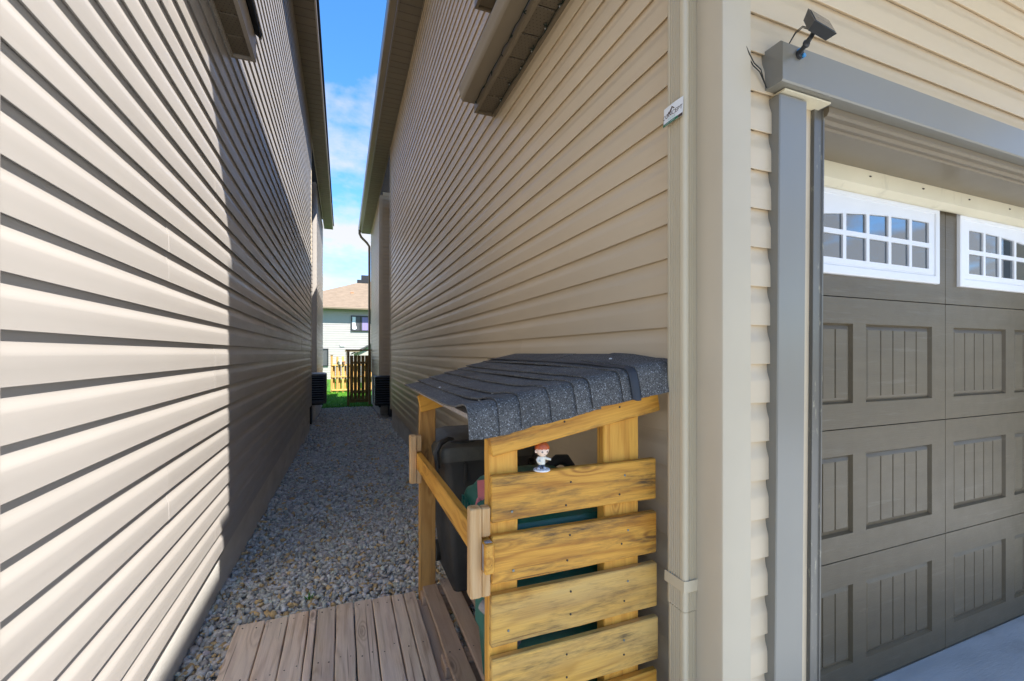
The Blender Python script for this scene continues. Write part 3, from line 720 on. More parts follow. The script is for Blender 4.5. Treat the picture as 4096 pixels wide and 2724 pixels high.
mb = MB(); mb.box(1.42, 3.79, YD - .004, YD + .02, -1.371, -1.3695); obj('bottom_seal', mb, M['stop_rubber'], GD)
def door_window(x0, x1, z0, z1, peak_right):
    n = 6; fx = .072; pw = (x1 - x0 - 2 * fx); step = pw / n; bar = .020; zb = z0 + .066; zm = zb + .105
    def top(x):
        q = (x1 - x if peak_right else x - x0) / (x1 - x0); return z1 - .082 - .075 * q ** 2 * 1.0 + .008 * math.sin(q * 3.14)
    mb = MB(); yf = YD - .014; yi = YD + .006
    # outer frame border with bevel, then inner lip
    def ringq(A, B, ya, yb):
        for k in range(4):
            a, b_, c_, d_ = A[k], A[(k+1) % 4], B[(k+1) % 4], B[k]
            mb.quad((a[0], ya, a[1]), (b_[0], ya, b_[1]), (c_[0], yb, c_[1]), (d_[0], yb, d_[1]))
    rc = lambda i: [(x0 + i, z0 + i), (x1 - i, z0 + i), (x1 - i, z1 - i), (x0 + i, z1 - i)]
    ringq(rc(0), rc(.002), YD + .01, yf + .003); ringq(rc(.002), rc(.006), yf + .003, yf); ringq(rc(.006), rc(.034), yf, yf); ringq(rc(.034), rc(.037), yf, yf + .006); ringq(rc(.037), rc(.044), yf + .006, yf + .006)
    # face inside the lip, cut around the panes
    yl = yf + .004; xi0, xi1, zi0, zi1 = x0 + .044, x1 - .044, z0 + .044, z1 - .044
    ringq(rc(.044), rc(.0441), yf + .006, yl)
    edges = [x0 + fx + step * k for k in range(n + 1)]
    panes = []
    for k in range(n):
        a, b_ = edges[k] + bar / 2, edges[k+1] - bar / 2
        panes.append((a, b_, zb, zm - bar / 2, zm - bar / 2)); panes.append((a, b_, zm + bar / 2, top(a), top(b_)))
    # strips: bottom, middle bar, columns, top fill
    mb.quad((xi0, yl, zi0), (xi1, yl, zi0), (xi1, yl, zb), (xi0, yl, zb))
    xs = [xi0] + [e for k in range(n) for e in (edges[k] + bar / 2, edges[k+1] - bar / 2)] + [xi1]
    for i in range(len(xs) - 1):
        a, b_ = xs[i], xs[i+1]; ispane = i % 2 == 1
        if ispane:
            mb.quad((a, yl, zm - bar/2), (b_, yl, zm - bar/2), (b_, yl, zm + bar/2), (a, yl, zm + bar/2))
            mb.quad((a, yl, top(a)), (b_, yl, top(b_)), (b_, yl, zi1), (a, yl, zi1))
        else: mb.quad((a, yl, zb), (b_, yl, zb), (b_, yl, zi1), (a, yl, zi1))
    for (a, b_, q0, ta, tb) in panes:
        P_ = [(a, q0), (b_, q0), (b_, tb), (a, ta)]
        for k in range(4):
            p, r_ = P_[k], P_[(k+1) % 4]; mb.quad((p[0], yl, p[1]), (r_[0], yl, r_[1]), (r_[0], YD + .001, r_[1]), (p[0], YD + .001, p[1]))
    obj('window_frame', mb, M['white_paint'], GD)
    for (a, b_, q0, ta, tb) in panes:
        g = MB(); g.hexa([(a - .004, YD - .003, q0 - .004), (b_ + .004, YD - .003, q0 - .004), (b_ + .004, YD + .001, q0 - .004), (a - .004, YD + .001, q0 - .004), (a - .004, YD - .003, ta + .004), (b_ + .004, YD - .003, tb + .004), (b_ + .004, YD + .001, tb + .004), (a - .004, YD + .001, ta + .004)])
        obj('pane', g, M['glass'], GD)
door_window(1.51, 2.54, .315, .669, True)
door_window(2.705, 3.735, .315, .669, False)

# ------------------------------------------------------------------ solar lamp on the header
SL = thing('solar_panel', 'small black solar panel on a swivel arm screwed to the garage header', 'solar panel', (1.228, .868, .862))
n = Vector((.017, -.865, .5)).normalized(); upv = Vector((.425, .457, .78)); upv = (upv - n * upv.dot(n)).normalized()
right = upv.cross(n)
pc = Vector((1.204, .786, .8966)); hw, hh, th = .036, .050, .024
def pp(a, b_, c_): return tuple(pc + right * a + upv * b_ + n * c_)
mb = MB(); mb.hexa([pp(-hw*.8, -hh*.8, -th), pp(hw*.8, -hh*.8, -th), pp(hw*.8, hh*.8, -th), pp(-hw*.8, hh*.8, -th), pp(-hw, -hh, 0), pp(hw, -hh, 0), pp(hw, hh, 0), pp(-hw, hh, 0)])
hs2 = obj('housing', mb, M['solar_black'], SL)
for sgn in (-1, 1):
    mb = MB(); b0, b1 = (.001, hh - .006) if sgn > 0 else (-hh + .006, -.001)
    mb.hexa([pp(-hw + .006, b0, .0), pp(hw - .006, b0, .0), pp(hw - .006, b1, .0), pp(-hw + .006, b1, .0), pp(-hw + .006, b0, .0015), pp(hw - .006, b0, .0015), pp(hw - .006, b1, .0015), pp(-hw + .006, b1, .0015)])
    obj('solar_cell', mb, M['solar_cell'], hs2)
e1 = Vector((1.197, .812, .868)); b0_ = Vector((1.228, .868, .862))
mb = MB(); mb.tube([b0_ + Vector((0, -.001, 0)), b0_ + Vector((0, -.008, 0))], .013, 14); obj('base', mb, M['solar_black'], SL, 40)
mb = MB(); mb.tube([b0_ + Vector((-.004, -.006, .003)), e1.lerp(b0_, .35)], [.0065, .0065], 10); mb.tube([e1.lerp(b0_, .42), e1, pc - n * .02], [.0075, .0065, .006], 8); mb.ball(e1.lerp(b0_, .35), (.011, .008, .011)); obj('arm', mb, M['solar_black'], SL, 40)
mb = MB(); mb.tube([b0_ + Vector((.009, -.002, -.004)), b0_ + Vector((.009, -.012, -.004))], .006, 8); mb.tube([b0_ + Vector((-.004, -.002, .009)), b0_ + Vector((-.004, -.010, .009))], .006, 8); obj('anchor', mb, M['blue_plastic'], SL, 40)
mb = MB()
for dz in (0, .004):
    mb.tube([(1.195, .874, .888 + dz*.3), (1.193, .852, .905 + dz), (1.190, .83, .905 + dz), (1.187, .81, .885 + dz), (1.184, .795, .868)], .0013, 5)
    mb.tube([(1.070, .917 - dz, .880 + dz), (1.084, .914 - dz, .853 + dz), (1.105, .916 - dz, .833 + dz), (1.128, .913 - dz, .818 + dz), (1.146, .914, .795 + dz*.5), (1.162, .918, .782)], .0016, 5)
obj('cable', mb, M['wire'], SL, 40)

# ------------------------------------------------------------------ business card on the downspout
BC = thing('business_card', 'white business card with green bottom edge stuck on the downspout', 'card', (DX0 - .004, 1.045, .73))
def cp(s, q, d=0.0):  # s 0..1 from far (left in view) to near edge, q 0..1 bottom to top
    y = 1.088 + (1.006 - 1.088) * s; return (DX0 - .004 - d - .002 * math.sin(s * 3.14) - (.004 * (1 - q) ** 3), y, .700 + .058 * q)
mb = MB(); ns, nq = 8, 6
def card_patch(mb, s0, s1, q0, q1, d, ns=8, nq=3, mi=0):
    vs = [cp(s0 + (s1 - s0) * i / ns, q0 + (q1 - q0) * j / nq, d) for j in range(nq + 1) for i in range(ns + 1)]
    fs = [(j*(ns+1)+i, j*(ns+1)+i+1, (j+1)*(ns+1)+i+1, (j+1)*(ns+1)+i) for j in range(nq) for i in range(ns)]
    mb.add(vs, fs, mi)
card_patch(mb, 0, 1, 0, 1, 0, 8, 6); card_patch(mb, 0, 1, 0, 1, -.0006, 8, 6); pb = obj('paper', mb, M['card'], BC)
mb = MB(); card_patch(mb, 0, .80, 0, .16, .0006); obj('green_band', mb, M['card_green'], BC)
mb = MB(); card_patch(mb, .81, 1, 0, .16, .0006); obj('dark_band', mb, M['card_brown'], BC)
mb = MB()
for k in range(9): card_patch(mb, .12 + .06 * k, .145 + .06 * k, .06, .10, .0011, 1, 1)
obj('band_print', mb, M['card'], BC)
def flat_poly(mb, pts, d):
    mb.add([cp(s, q, d) for s, q in pts], [tuple(range(len(pts)))])
mb = MB()   # house roof mark above the lettering
flat_poly(mb, [(.20, .50), (.25, .66), (.30, .70), (.33, .66), (.27, .58), (.24, .50)], .0007)
flat_poly(mb, [(.33, .66), (.44, .86), (.47, .84), (.37, .64), (.33, .58)], .0007)
flat_poly(mb, [(.42, .84), (.45, .88), (.60, .70), (.57, .68), (.53, .72)], .0007)
flat_poly(mb, [(.33, .56), (.46, .78), (.475, .75), (.36, .55)], .0008)
obj('logo', mb, M['card_brown'], BC)
def text_mesh(txt, size, mat, fn, spacing=1.0):
    cu = bpy.data.curves.new('text', 'FONT'); cu.body = txt; cu.size = size; cu.align_x = 'CENTER'; cu.space_character = spacing
    to = bpy.data.objects.new('text', cu); COL.objects.link(to)
    dg = bpy.context.evaluated_depsgraph_get(); me = bpy.data.meshes.new_from_object(to.evaluated_get(dg))
    bpy.data.objects.remove(to); bpy.data.curves.remove(cu)
    for v in me.vertices: v.co = Vector(fn(v.co.x, v.co.y))
    me.materials.clear(); me.materials.append(mat); return me
me = text_mesh('CONCEPT', .0185, M['card_brown'], lambda x, y: cp(.46 + x / .082, .40 + y / .058, .0008))
link('lettering', me, Matrix.Identity(4), BC)
me = text_mesh('PLUS', .012, M['card_pale'], lambda x, y: cp(.46 + x / .082, .22 + y / .058, .0007), 1.6)
mb = MB()
for k in range(4): card_patch(mb, .26 + .11 * k, .30 + .11 * k, .235, .35, .0007, 1, 1)
for k in range(3): card_patch(mb, .26, .66, .235 + .03 * k, .243 + .03 * k, .0008, 2, 1)
obj('pale_print', mb, M['card_pale'], BC); bpy.data.meshes.remove(me)

# ------------------------------------------------------------------ string lights under the garage eave
LT = thing('string_lights', 'dark green string lights tacked under the right garage eave', 'string lights', (.86, 2.9, 1.72))
def light_run(x, z, y0, y1, step, side):
    pts = []; y = y0; k = 0
    while y <= y1:
        pts.append((x + random.uniform(-.004, .004), y, z - .006 - .010 * abs(math.sin(k * .9)))); y += step / 3; k += 1
    mb = MB(); mb.tube(pts, .0022, 5); obj('cord', mb, M['green_wire'], LT, 40)
    for p in pts[1::3]:
        t = MB(); b_ = MB()
        for q in range(3):
            d = Vector((side * random.uniform(.2, 1), random.uniform(-1, 1), random.uniform(-.9, .3))).normalized(); a = Vector(p)
            t.tube([a, a + d * .014, a + d * .026], [.002, .0032, .0022], 5)
        d = Vector((side * .5, random.uniform(-.5, .5), -.6)).normalized(); b_.ball(Vector(p) + d * .02, (.003, .003, .005), 6, 5)
        so = obj('light_socket', t, M['green_wire'], LT, 40); obj('bulb', b_, M['bulb'], LT)
light_run(.852, 1.745, .95, 2.90, .17, 1)
light_run(.985, 1.702, .95, 2.86, .17, -1)

# ------------------------------------------------------------------ boardwalk
BW = thing('boardwalk', 'low platform of weathered grey brown boards laid on the gravel', 'boardwalk', (-.05, 1.7, -1.36))
edges = [-.462, -.340, -.242, -.150, -.116, -.030, .054, .142, .236, .300, .362]
for i in range(len(edges) - 1):
    w = edges[i+1] - edges[i] - .005; L = 1.55; yb = 2.36 + random.uniform(-.008, .008) - (.0 if i else .0)
    p = board('plank', BW, M['deck'], ((edges[i] + edges[i+1]) / 2, yb - L / 2, -1.287 + random.uniform(-.002, .002)), L, w, .034, 'y', True, None, .0012, .004)
    for yy in (yb - .05, yb - .42):
        for q in ((-.25, .25) if w > .06 else (0,)): screw(p, ((edges[i] + edges[i+1]) / 2 + w * q, yy + random.uniform(-.02, .02), -1.2698), 'z', NAIL)
for yy in (2.28, 1.6, .95): board('joist', BW, M['grey_wood'], (-.05, yy, -1.326), .80, .042, .04, 'x')

# ------------------------------------------------------------------ bin shelter
BS = thing('bin_shelter', 'yellow stained pallet wood shelter with a dark shingled roof against the right wall', 'bin shelter', (.66, 1.75, -1.37))
FY = 1.120                                               # front face of the cladding
zt = [(-.335, -.461), (-.501, -.632), (-.664, -.804), (-.838, -.975), (-1.005, -1.140), (-1.172, -1.300)]
xr = [.930, .932, .934, .938, .934, .930]
mats = [M['pine'], M['pine'], M['pine_pale'], M['pine_pale'], M['pine'], M['pine_pale']]
for i, (a, b_) in enumerate(zt):
    x0, x1 = .377 + (.001 if i % 2 else 0), xr[i]
    p = board('plank', BS, mats[i], ((x0 + x1) / 2, FY + .011, (a + b_) / 2), x1 - x0, abs(a - b_), .022, 'x', False, Matrix.Rotation(R(random.uniform(-.25, .25)), 4, 'Y'), .0016, .003)
    for (xx, zz, me) in ((.436, a - .095, SCREW), (.612, a - .036, NAIL), (.612, a - .100, NAIL), (.815, a - .045, SCREW), (.80, a - .09, NAIL)):
        screw(p, (xx + random.uniform(-.01, .01), FY - .0012, zz + random.uniform(-.008, .008)), 'y', me)
board('post', BS, M['pine_orange'], (.4205, FY + .0435, -.79), 1.10, .087, .040, 'z', False)
board('post', BS, M['pine_orange'], (.815, FY + .0435, -.76), 1.16, .128, .042, 'z', False)
board('back_post', BS, M['post_aged'], (.4185, 2.315, -.76), 1.16, .084, .038, 'z', False)
board('back_post', BS, M['post_aged'], (.90, 2.315, -.70), 1.26, .084, .038, 'z', False)
zb = lambda x: -.173 + .223 * (x - .33)
rr = Matrix.Rotation(-math.atan(.178), 4, 'Y')
p = board('beam', BS, M['pine'], (.655, FY + .010, -.188), .575, .088, .022, 'x', False, rr, .0012)
for xx in (.60, .79): screw(p, (xx, FY - .0022, -.188 + .178 * (xx - .655)), 'y', NAIL)
board('back_beam', BS, M['pine_orange'], (.655, 2.285, -.20), .58, .088, .020, 'x', False, Matrix.Rotation(-math.atan(.223), 4, 'Y'))
# top board under the shingles
mb = MB(); mb.hexa([(x, y, zb(x) + d) for d in (-.024, -.010) for (x, y) in ((.345, 1.16), (.965, 1.16), (.965, 2.44), (.345, 2.44))])
obj('roof_board', mb, M['grey_wood'], BS)
def strip(x0, x1, layer, yb=2.45, mat=None, tipx=0., ylist=None, drop=1.0, wav=.0016):
    zf = lambda x: -.142 + .178 * (x - .33)              # height of the fold along the front
    zd = lambda x: -.232 + .168 * (x - .31)              # lower edge of the folded front
    path = [(yb, 0, 0), (yb - .25, 0, 0), (yb - .5, 0, 0), (yb - .75, 0, 0), (1.42, .1, 0), (1.30, .35, 0), (1.23, .75, 0), (1.175, 1, 0), (1.140, 1, .0), (1.124, 1, .05), (1.111, 1, .18), (1.102, 1, .42), (1.095, 1, .7), (1.088, 1, 1)]
    if ylist: path = [q for q in path if ylist[0] <= q[0] <= ylist[1]]
    nx = 4; mb = MB(); top = []; ph = random.uniform(0, 6); rag = random.uniform(-.007, .005); sk = random.uniform(-.006, .006)
    for (y, bf, bd) in path:
        for i in range(nx + 1):
            x = x0 + (x1 - x0) * i / nx
            zt_ = zb(x) * (1 - bf) + zf(x) * bf; zt_ = zt_ * (1 - bd) + (zd(x) + rag + sk * (i / nx - .5) + (.0012 * math.sin(x * 140 + ph) if bd == 1 else 0)) * bd
            z = zt_ + .0044 * layer * (1 - .65 * bf) + .002 + wav * math.sin(x * 9 + y * 5 + ph) * (1 if y > 1.2 else .3)
            lift = .0035 if i == 0 else .0015 if i == 1 else 0
            top.append((x + (tipx * (1.3 - y) / .2 if y < 1.3 and i == 0 else 0), y - (.0028 * layer + (.003 if i == 0 else 0)) * (1 if y < 1.13 else 0), z + lift))
    k = nx + 1; m = len(path)
    bot = [(x, y + (.0035 if y < 1.12 else 0), z - (.0042 if y >= 1.12 else .0015)) for x, y, z in top]
    vs = top + bot; o = len(top); fs = []
    for j in range(m - 1):
        for i in range(nx):
            a = j * k + i; fs.append((a, a + 1, a + k + 1, a + k)); fs.append((o + a, o + a + k, o + a + k + 1, o + a + 1))
    for j in range(m - 1):
        for i in (0, nx):
            a = j * k + i; fs.append((a, a + k, o + a + k, o + a))
    for i in range(nx):
        for j in (0, m - 1):
            a = j * k + i; fs.append((a, o + a, o + a + 1, a + 1))
    mb.add(vs, fs); return obj('shingle', mb, mat or M['shingle'], BS, 40)
xs_ = [.318, .390, .452, .540, .618, .668, .790]
for i in range(6): strip(xs_[i], xs_[i+1] + .03, i, tipx=-.012 if i == 0 else 0)
strip(.770, .865, 6)
mb_t = strip(.800, .832, 7.3, mat=M['tar'])
mb_t.name = 'tar_strip'
strip(.832, .975, 7, ylist=(1.0, 1.45))
for (a, b_) in ((1.455, 1.70), (1.706, 1.93), (1.936, 2.16), (2.166, 2.45)):
    mb = MB(); 
    p4 = [(.835, a), (.975, a), (.975, b_), (.835, b_)]; dz = .024 + random.uniform(0, .002)
    mb.hexa([(x, y, zb(x) + dz) for x, y in p4] + [(x, y, zb(x) + dz + .004) for x, y in p4]); obj('shingle', mb, M['shingle'], BS)
# pale nail heads on the shingles
for (x, y, dz) in ((.40, 1.30, .012), (.46, 1.19, .002), (.40, 1.9, .008), (.55, 2.1, .012), (.64, 1.23, .017), (.70, 1.7, .022), (.88, 1.30, .032), (.46, 1.35, .013)):
    mb = MB(); mb.ball((x, y, zb(x) + dz), (.006, .006, .003), 8, 5); obj('nail_head', mb, M['white_toy'], BS)
# removable side rail in its slotted brackets
board('rail', BS, M['pine_orange'], (.3635, 1.68, -.545), 1.18, .080, .027, 'y', False)
board('rail_end', BS, M['grey_wood'], (.3635, 1.110, -.545), .026, .082, .028, 'y', False, ch=.006)
def bracket(y, t):
    board('bracket', BS, M['pine_raw'], (.3335, y, -.537), .242, t, .032, 'z', True)
    board('bracket_spacer', BS, M['pine_raw'], (.3635, y + .004, -.459), .080, t - .006, .026, 'z', True)
    board('bracket_spacer', BS, M['pine_raw'], (.3635, y + .004, -.625), .075, t - .006, .026, 'z', True)
bracket(1.135, .036); bracket(2.245, .045)
# floor of the shelter: pallet boards on stringers
for (x0, x1) in ((.392, .468), (.492, .570), (.600, .690), (.715, .80), (.825, .93)):
    L = 1.16; p = board('floor_plank', BS, M['pallet'], ((x0 + x1) / 2, 2.33 - L / 2, -1.232 + random.uniform(-.001, .001)), L, x1 - x0, .019, 'y', True)
    for yy in (2.30, 1.75):
        for q in (-.02, .02): screw(p, ((x0 + x1) / 2 + q, yy, -1.2223), 'z', NAIL)
for yy in (2.27, 1.74, 1.22): board('stringer', BS, M['pallet'], (.66, yy, -1.292), .56, .098, .09, 'x', False)
board('floor_plank', BS, M['pallet'], (.385, 1.75, -1.315), 1.1, .05, .05, 'y', True)

# ------------------------------------------------------------------ bins
def rounded_rect(x0, x1, y0, y1, r, n=4):
    pts = []
    for (cx_, cy_, a0) in ((x1 - r, y0 + r, -90), (x1 - r, y1 - r, 0), (x0 + r, y1 - r, 90), (x0 + r, y0 + r, 180)):
        for k in range(n + 1):
            a = R(a0 + 90 * k / n); pts.append((cx_ + r * math.cos(a), cy_ + r * math.sin(a)))
    return pts
def loft(mb, rings):
    n = len(rings[0]); vs = [p for r in rings for p in r]
    fs = [(j*n+i, j*n+(i+1) % n, (j+1)*n+(i+1) % n, (j+1)*n+i) for j in range(len(rings) - 1) for i in range(n)]
    fs += [tuple(range(n))[::-1], tuple(range((len(rings)-1)*n, len(rings)*n))]; mb.add(vs, fs)
def ring(x0, x1, y0, y1, r, z, dome=None):
    return [(x, y, z + (dome(x, y) if dome else 0)) for x, y in rounded_rect(x0, x1, y0, y1, r)]
def bin_body(x0, x1, y0, y1, ztop, zbot, tx, ty):
    mb = MB(); rs = []
    for q in (0, .02, .5, .93, .932, 1):
        k = 1 - q; lip = .012 if q > .93 else 0
        rs.append(ring(x0 + tx * k - lip, x1 - tx * k * .6 + lip, y0 + ty * k - lip, y1 - ty * k * .6 + lip, .03 + .01 * q, zbot + (ztop - zbot) * q))
    loft(mb, rs); return mb
BB = thing('wheeled_bin', 'black wheeled bin with a dusty lid at the back of the shelter', 'bin', (.72, 2.36, -1.22))
x0, x1, y0, y1 = .468, .945, 2.12, 2.60
obj('body', bin_body(x0, x1, y0, y1, -.505, -1.221, .065, .05), M['black_plastic'], BB, 40)
mb = MB(); zl = -.50
rs = [ring(x0 - .025, x1 + .012, y0 - .03, y1 + .02, .05, zl - .035), ring(x0 - .030, x1 + .015, y0 - .035, y1 + .022, .055, zl + .012), ring(x0 - .018, x1 + .006, y0 - .022, y1 + .012, .05, zl + .034), ring(x0 + .01, x1 - .02, y0 + .015, y1 - .02, .05, zl + .042), ring(x0 + .035, x1 - .04, y0 + .05, y1 - .05, .05, zl + .062), ring(x0 + .06, x1 - .06, y0 + .09, y1 - .09, .05, zl + .075)]
loft(mb, rs); ld = obj('lid', mb, M['lid_plastic'], BB, 45)
mb = MB(); mb.ball((x0 + .11, y0 + .045, zl + .050), (.075, .028, .012), 14, 7); obj('lid_grip', mb, M['black_plastic'], ld, 40)
mb = MB(); mb.tube([(x0 - .035, y0 - .02, zl - .06), (x0 - .045, y0 - .022, zl + .02), (x0 - .025, y0 - .015, zl + .06), (x0 + .02, y0 + .01, zl + .075), (x0 + .05, y0 + .03, zl + .070)], [.012, .016, .016, .013, .008], 8); obj('lid_clip', mb, M['black_plastic'], ld, 40)
mb = MB(); mb.box(x0 + .10, x0 + .112, y0 - .012, y0 + .03, -.66, -.54); obj('rib', mb, M['black_plastic'], BB)
mb = MB(); mb.tube([(x0 + .10, y1 + .05, zl - .0), (x1 - .08, y1 + .05, zl - .0)], .014, 8); obj('handle', mb, M['black_plastic'], BB, 40)
for xx in (x0 + .06, x1 - .04):
    mb = MB(); mb.tube([(xx - .02, y1 - .05, -1.16), (xx + .02, y1 - .05, -1.16)], .06, 14); obj('wheel', mb, M['black_plastic'], BB, 40)
GB = thing('organics_bin', 'dark green organics bin with a coral latch behind the front planks', 'bin', (.66, 1.47, -1.22))
x0, x1, y0, y1 = .430, .875, 1.205, 1.640
obj('body', bin_body(x0 + .01, x1 - .01, y0 + .02, y1, -.565, -1.221, .06, .05), M['green_plastic'], GB, 40)
mb = MB(); zl = -.53; dome = lambda x, y: 0
rs = [ring(x0, x1, y0, y1, .06, zl - .045), ring(x0 - .006, x1 + .006, y0 - .006, y1, .065, zl), ring(x0 + .004, x1 - .004, y0 + .004, y1, .06, zl + .018), ring(x0 + .02, x1 - .02, y0 + .03, y1 - .01, .06, zl + .024), ring(x0 + .045, x1 - .045, y0 + .07, y1 - .03, .06, zl + .060), ring(x0 + .10, x1 - .10, y0 + .14, y1 - .06, .06, zl + .088), ring(x0 + .16, x1 - .16, y0 + .19, y1 - .12, .05, zl + .095)]
loft(mb, rs); ld = obj('lid', mb, M['green_plastic'], GB, 45)
for k in range(9):
    yy = y0 + .06 + k * .04; mb = MB(); mb.box(x0 - .010, x0 - .002, yy, yy + .018, zl - .043, zl - .004); obj('rim_rib', mb, M['green_plastic'], ld)
mb = MB()   # coral latch: bridge shaped flap and an upright loop
mb.hexa([(x0 + .006, 1.44, zl + .022), (x0 + .10, 1.37, zl + .040), (x0 + .10, 1.47, zl + .070), (x0 + .030, 1.53, zl + .050), (x0 + .006, 1.44, zl + .034), (x0 + .10, 1.37, zl + .054), (x0 + .10, 1.47, zl + .084), (x0 + .030, 1.53, zl + .064)])
mb.tube([(x0 + .045, 1.45, zl + .055), (x0 + .050, 1.45, zl + .09), (x0 + .058, 1.45, zl + .125), (x0 + .085, 1.45, zl + .14), (x0 + .10, 1.45, zl + .11)], .007, 8)
mb.tube([(x0 + .010, 1.44, zl + .03), (x0 + .002, 1.44, zl + .004)], .007, 6)
obj('latch', mb, M['pink_plastic'], GB, 40)
mb = MB(); mb.tube([(x0 + .28, y1 - .06, zl + .045), (x0 + .34, y1 - .06, zl + .072), (x0 + .385, y1 - .06, zl + .098), (x0 + .42, y1 - .06, zl + .095), (x0 + .45, y1 - .06, zl + .06)], [.010, .016, .022, .024, .018], 10); obj('lid_hinge', mb, M['black_plastic'], GB, 40)
mb = MB(); mb.tube([(x0 + .0, 1.36, -.82), (x0 + .03, 1.30, -.84), (x0 + .05, 1.20, -.86)], .022, 10); obj('carry_handle', mb, M['grey_wood'], GB, 40)
mb = MB(); mb.box(x0 + .002, x0 + .05, 1.34, 1.46, -.93, -.74); obj('handle_mount', mb, M['green_plastic'], GB)

# ------------------------------------------------------------------ toy figurine standing on the topmost plank
fx, fy, fz = .531, FY + .007, -.3345
TF = thing('toy_figurine', 'tiny big headed toy figure with orange hair and white jacket on the top plank', 'figurine', (fx, fy, fz))
mb = MB(); mb.lathe([(.0225, 0), (.0240, .001), (.0240, .0035), (.0225, .005)], (fx, fy, fz), 24); obj('base', mb, M['white_toy'], TF, 40)
q = lambda a, b_, c_: (fx + a, fy + b_, fz + c_)
mb = MB(); mb.tube([q(-.0095, 0, .006), q(-.007, 0, .013), q(-.003, 0, .021)], [.0045, .0047, .005], 10); mb.tube([q(.006, 0, .006), q(.005, 0, .013), q(.003, 0, .021)], [.0042, .0045, .005], 10); obj('trousers', mb, M['navy_toy'], TF, 60)
for a in (-.0115, .0075):
    mb = MB(); mb.ball(q(a, -.003, .0075), (.0042, .0065, .0030), 10, 6); obj('shoe', mb, M['white_toy'], TF, 60)
mb = MB(); mb.lathe([(.0100, .018), (.0112, .022), (.0108, .030), (.0112, .036), (.0085, .0405), (.004, .042)], (fx, fy, fz), 16, sy=.8)
mb.tube([q(-.009, 0, .038), q(-.0145, -.002, .032), q(-.0135, -.006, .026), q(-.007, -.009, .026)], [.0042, .0042, .0038, .0034], 10)
mb.tube([q(.008, 0, .037), q(.013, -.004, .034), q(.020, -.008, .0325), q(.0245, -.010, .0315)], [.0042, .0038, .0034, .0030], 10); obj('jacket', mb, M['cream_toy'], TF, 60)
hd = Vector(q(.0015, -.001, .0585))
mb = MB(); mb.ball(hd, (.0195, .0185, .0185), 20, 14, f=lambda p: Vector((hd.x + (p.x - hd.x) * (1 - .16 * max(0, (hd.z - p.z) / .0185)), p.y, p.z)))
mb.ball(hd + Vector((-.0190, .002, -.003)), (.0035, .003, .005), 8, 6); mb.ball(hd + Vector((.0190, .002, -.003)), (.0035, .003, .005), 8, 6); hdo = obj('head', mb, M['skin_toy'], TF, 60)
mb = MB()
def hairf(p):
    d = p - (hd + Vector((0, .001, .004)))
    if d.z < .001 - .10 * max(0, d.y) - (.0 if d.y < 0 else .012 * d.y / .02): d.z = .001 - (.010 * max(0, d.y / .02)) + .0012 * math.sin(d.x * 900)
    return hd + Vector((0, .001, .004)) + d * (1 + .02 * math.sin(math.atan2(d.y, d.x) * 13))
mb.ball(hd + Vector((0, .001, .004)), (.0215, .0208, .0205), 28, 16, f=hairf); obj('hair', mb, M['hair_toy'], TF, 50)
for sx_ in (-1, 1):
    mb = MB(); mb.ball(hd + Vector((.0075 * sx_, -.0168, -.0025)), (.0026, .0012, .0023), 10, 7); obj('eye', mb, M['eye_toy'], TF, 60)
    mb = MB(); mb.ball(hd + Vector((.0075 * sx_ - .0006, -.0180, -.0018)), (.0008, .0005, .0008), 8, 5); obj('eye_glint', mb, M['white_toy'], TF, 60)
mb = MB(); mb.ball(hd + Vector((0, -.0172, -.0095)), (.0016, .0008, .0004), 8, 5); obj('mouth', mb, M['eye_toy'], TF, 60)

# ------------------------------------------------------------------ air conditioners in the recesses
def air_conditioner(x0, x1, y0, y1, z0, z1, label, dark, cap, open_side):
    t = thing('air_conditioner', label, 'air conditioner', ((x0 + x1) / 2, (y0 + y1) / 2, z0), 'air conditioners in the wall recesses')
    mb = MB(); mb.box(x0 + .03, x1 - .03, y0 + .03, y1 - .03, z0 + .04, z1 - .04); obj('core', mb, M['black_gap'], t)
    mb = MB(); loft(mb, [ring(x0, x1, y0, y1, .05, z1 - .05), ring(x0, x1, y0, y1, .05, z1 - .012), ring(x0 + .015, x1 - .015, y0 + .015, y1 - .015, .05, z1)]); obj('top_cover', mb, cap, t, 40)
    mb = MB(); loft(mb, [ring(x0 + .01, x1 - .01, y0 + .01, y1 - .01, .05, z0), ring(x0, x1, y0, y1, .05, z0 + .015), ring(x0, x1, y0, y1, .05, z0 + .05)]); obj('base_pan', mb, dark, t, 40)
    n = 11; st = (z1 - z0 - .10) / n
    for k in range(n):
        z = z0 + .05 + st * (k + .5); mb = MB()
        loft(mb, [ring(x0 + .022, x1 - .022, y0 + .022, y1 - .022, .04, z - st * .42), ring(x0 + .004, x1 - .004, y0 + .004, y1 - .004, .045, z - st * .25), ring(x0 + .010, x1 - .010, y0 + .010, y1 - .010, .045, z + st * .05), ring(x0 + .022, x1 - .022, y0 + .022, y1 - .022, .04, z + st * .12)])
        obj('louvre', mb, dark, t, 40)
    for (cx_, cy_) in ((x0, y0), (x1, y0), (x0, y1), (x1, y1)):
        mb = MB(); mb.box(cx_ - .012 if cx_ == x1 else cx_ - .004, cx_ + .004 if cx_ == x1 else cx_ + .012, cy_ - .006 if cy_ == y0 else cy_ - .02, cy_ + .02 if cy_ == y0 else cy_ + .006, z0 + .02, z1 - .03); obj('corner_post', mb, dark, t)
    return t
a1 = air_conditioner(-1.25, -.40, 11.35, 12.15, -1.20, -.48, 'grey louvred air conditioner jutting from the left house', M['ac_dark'], M['ac_panel'], 1)
mb = MB(); mb.box(-.44, -.372, 11.40, 12.1, -1.21, -.50); obj('side_panel', mb, M['ac_black'], a1)
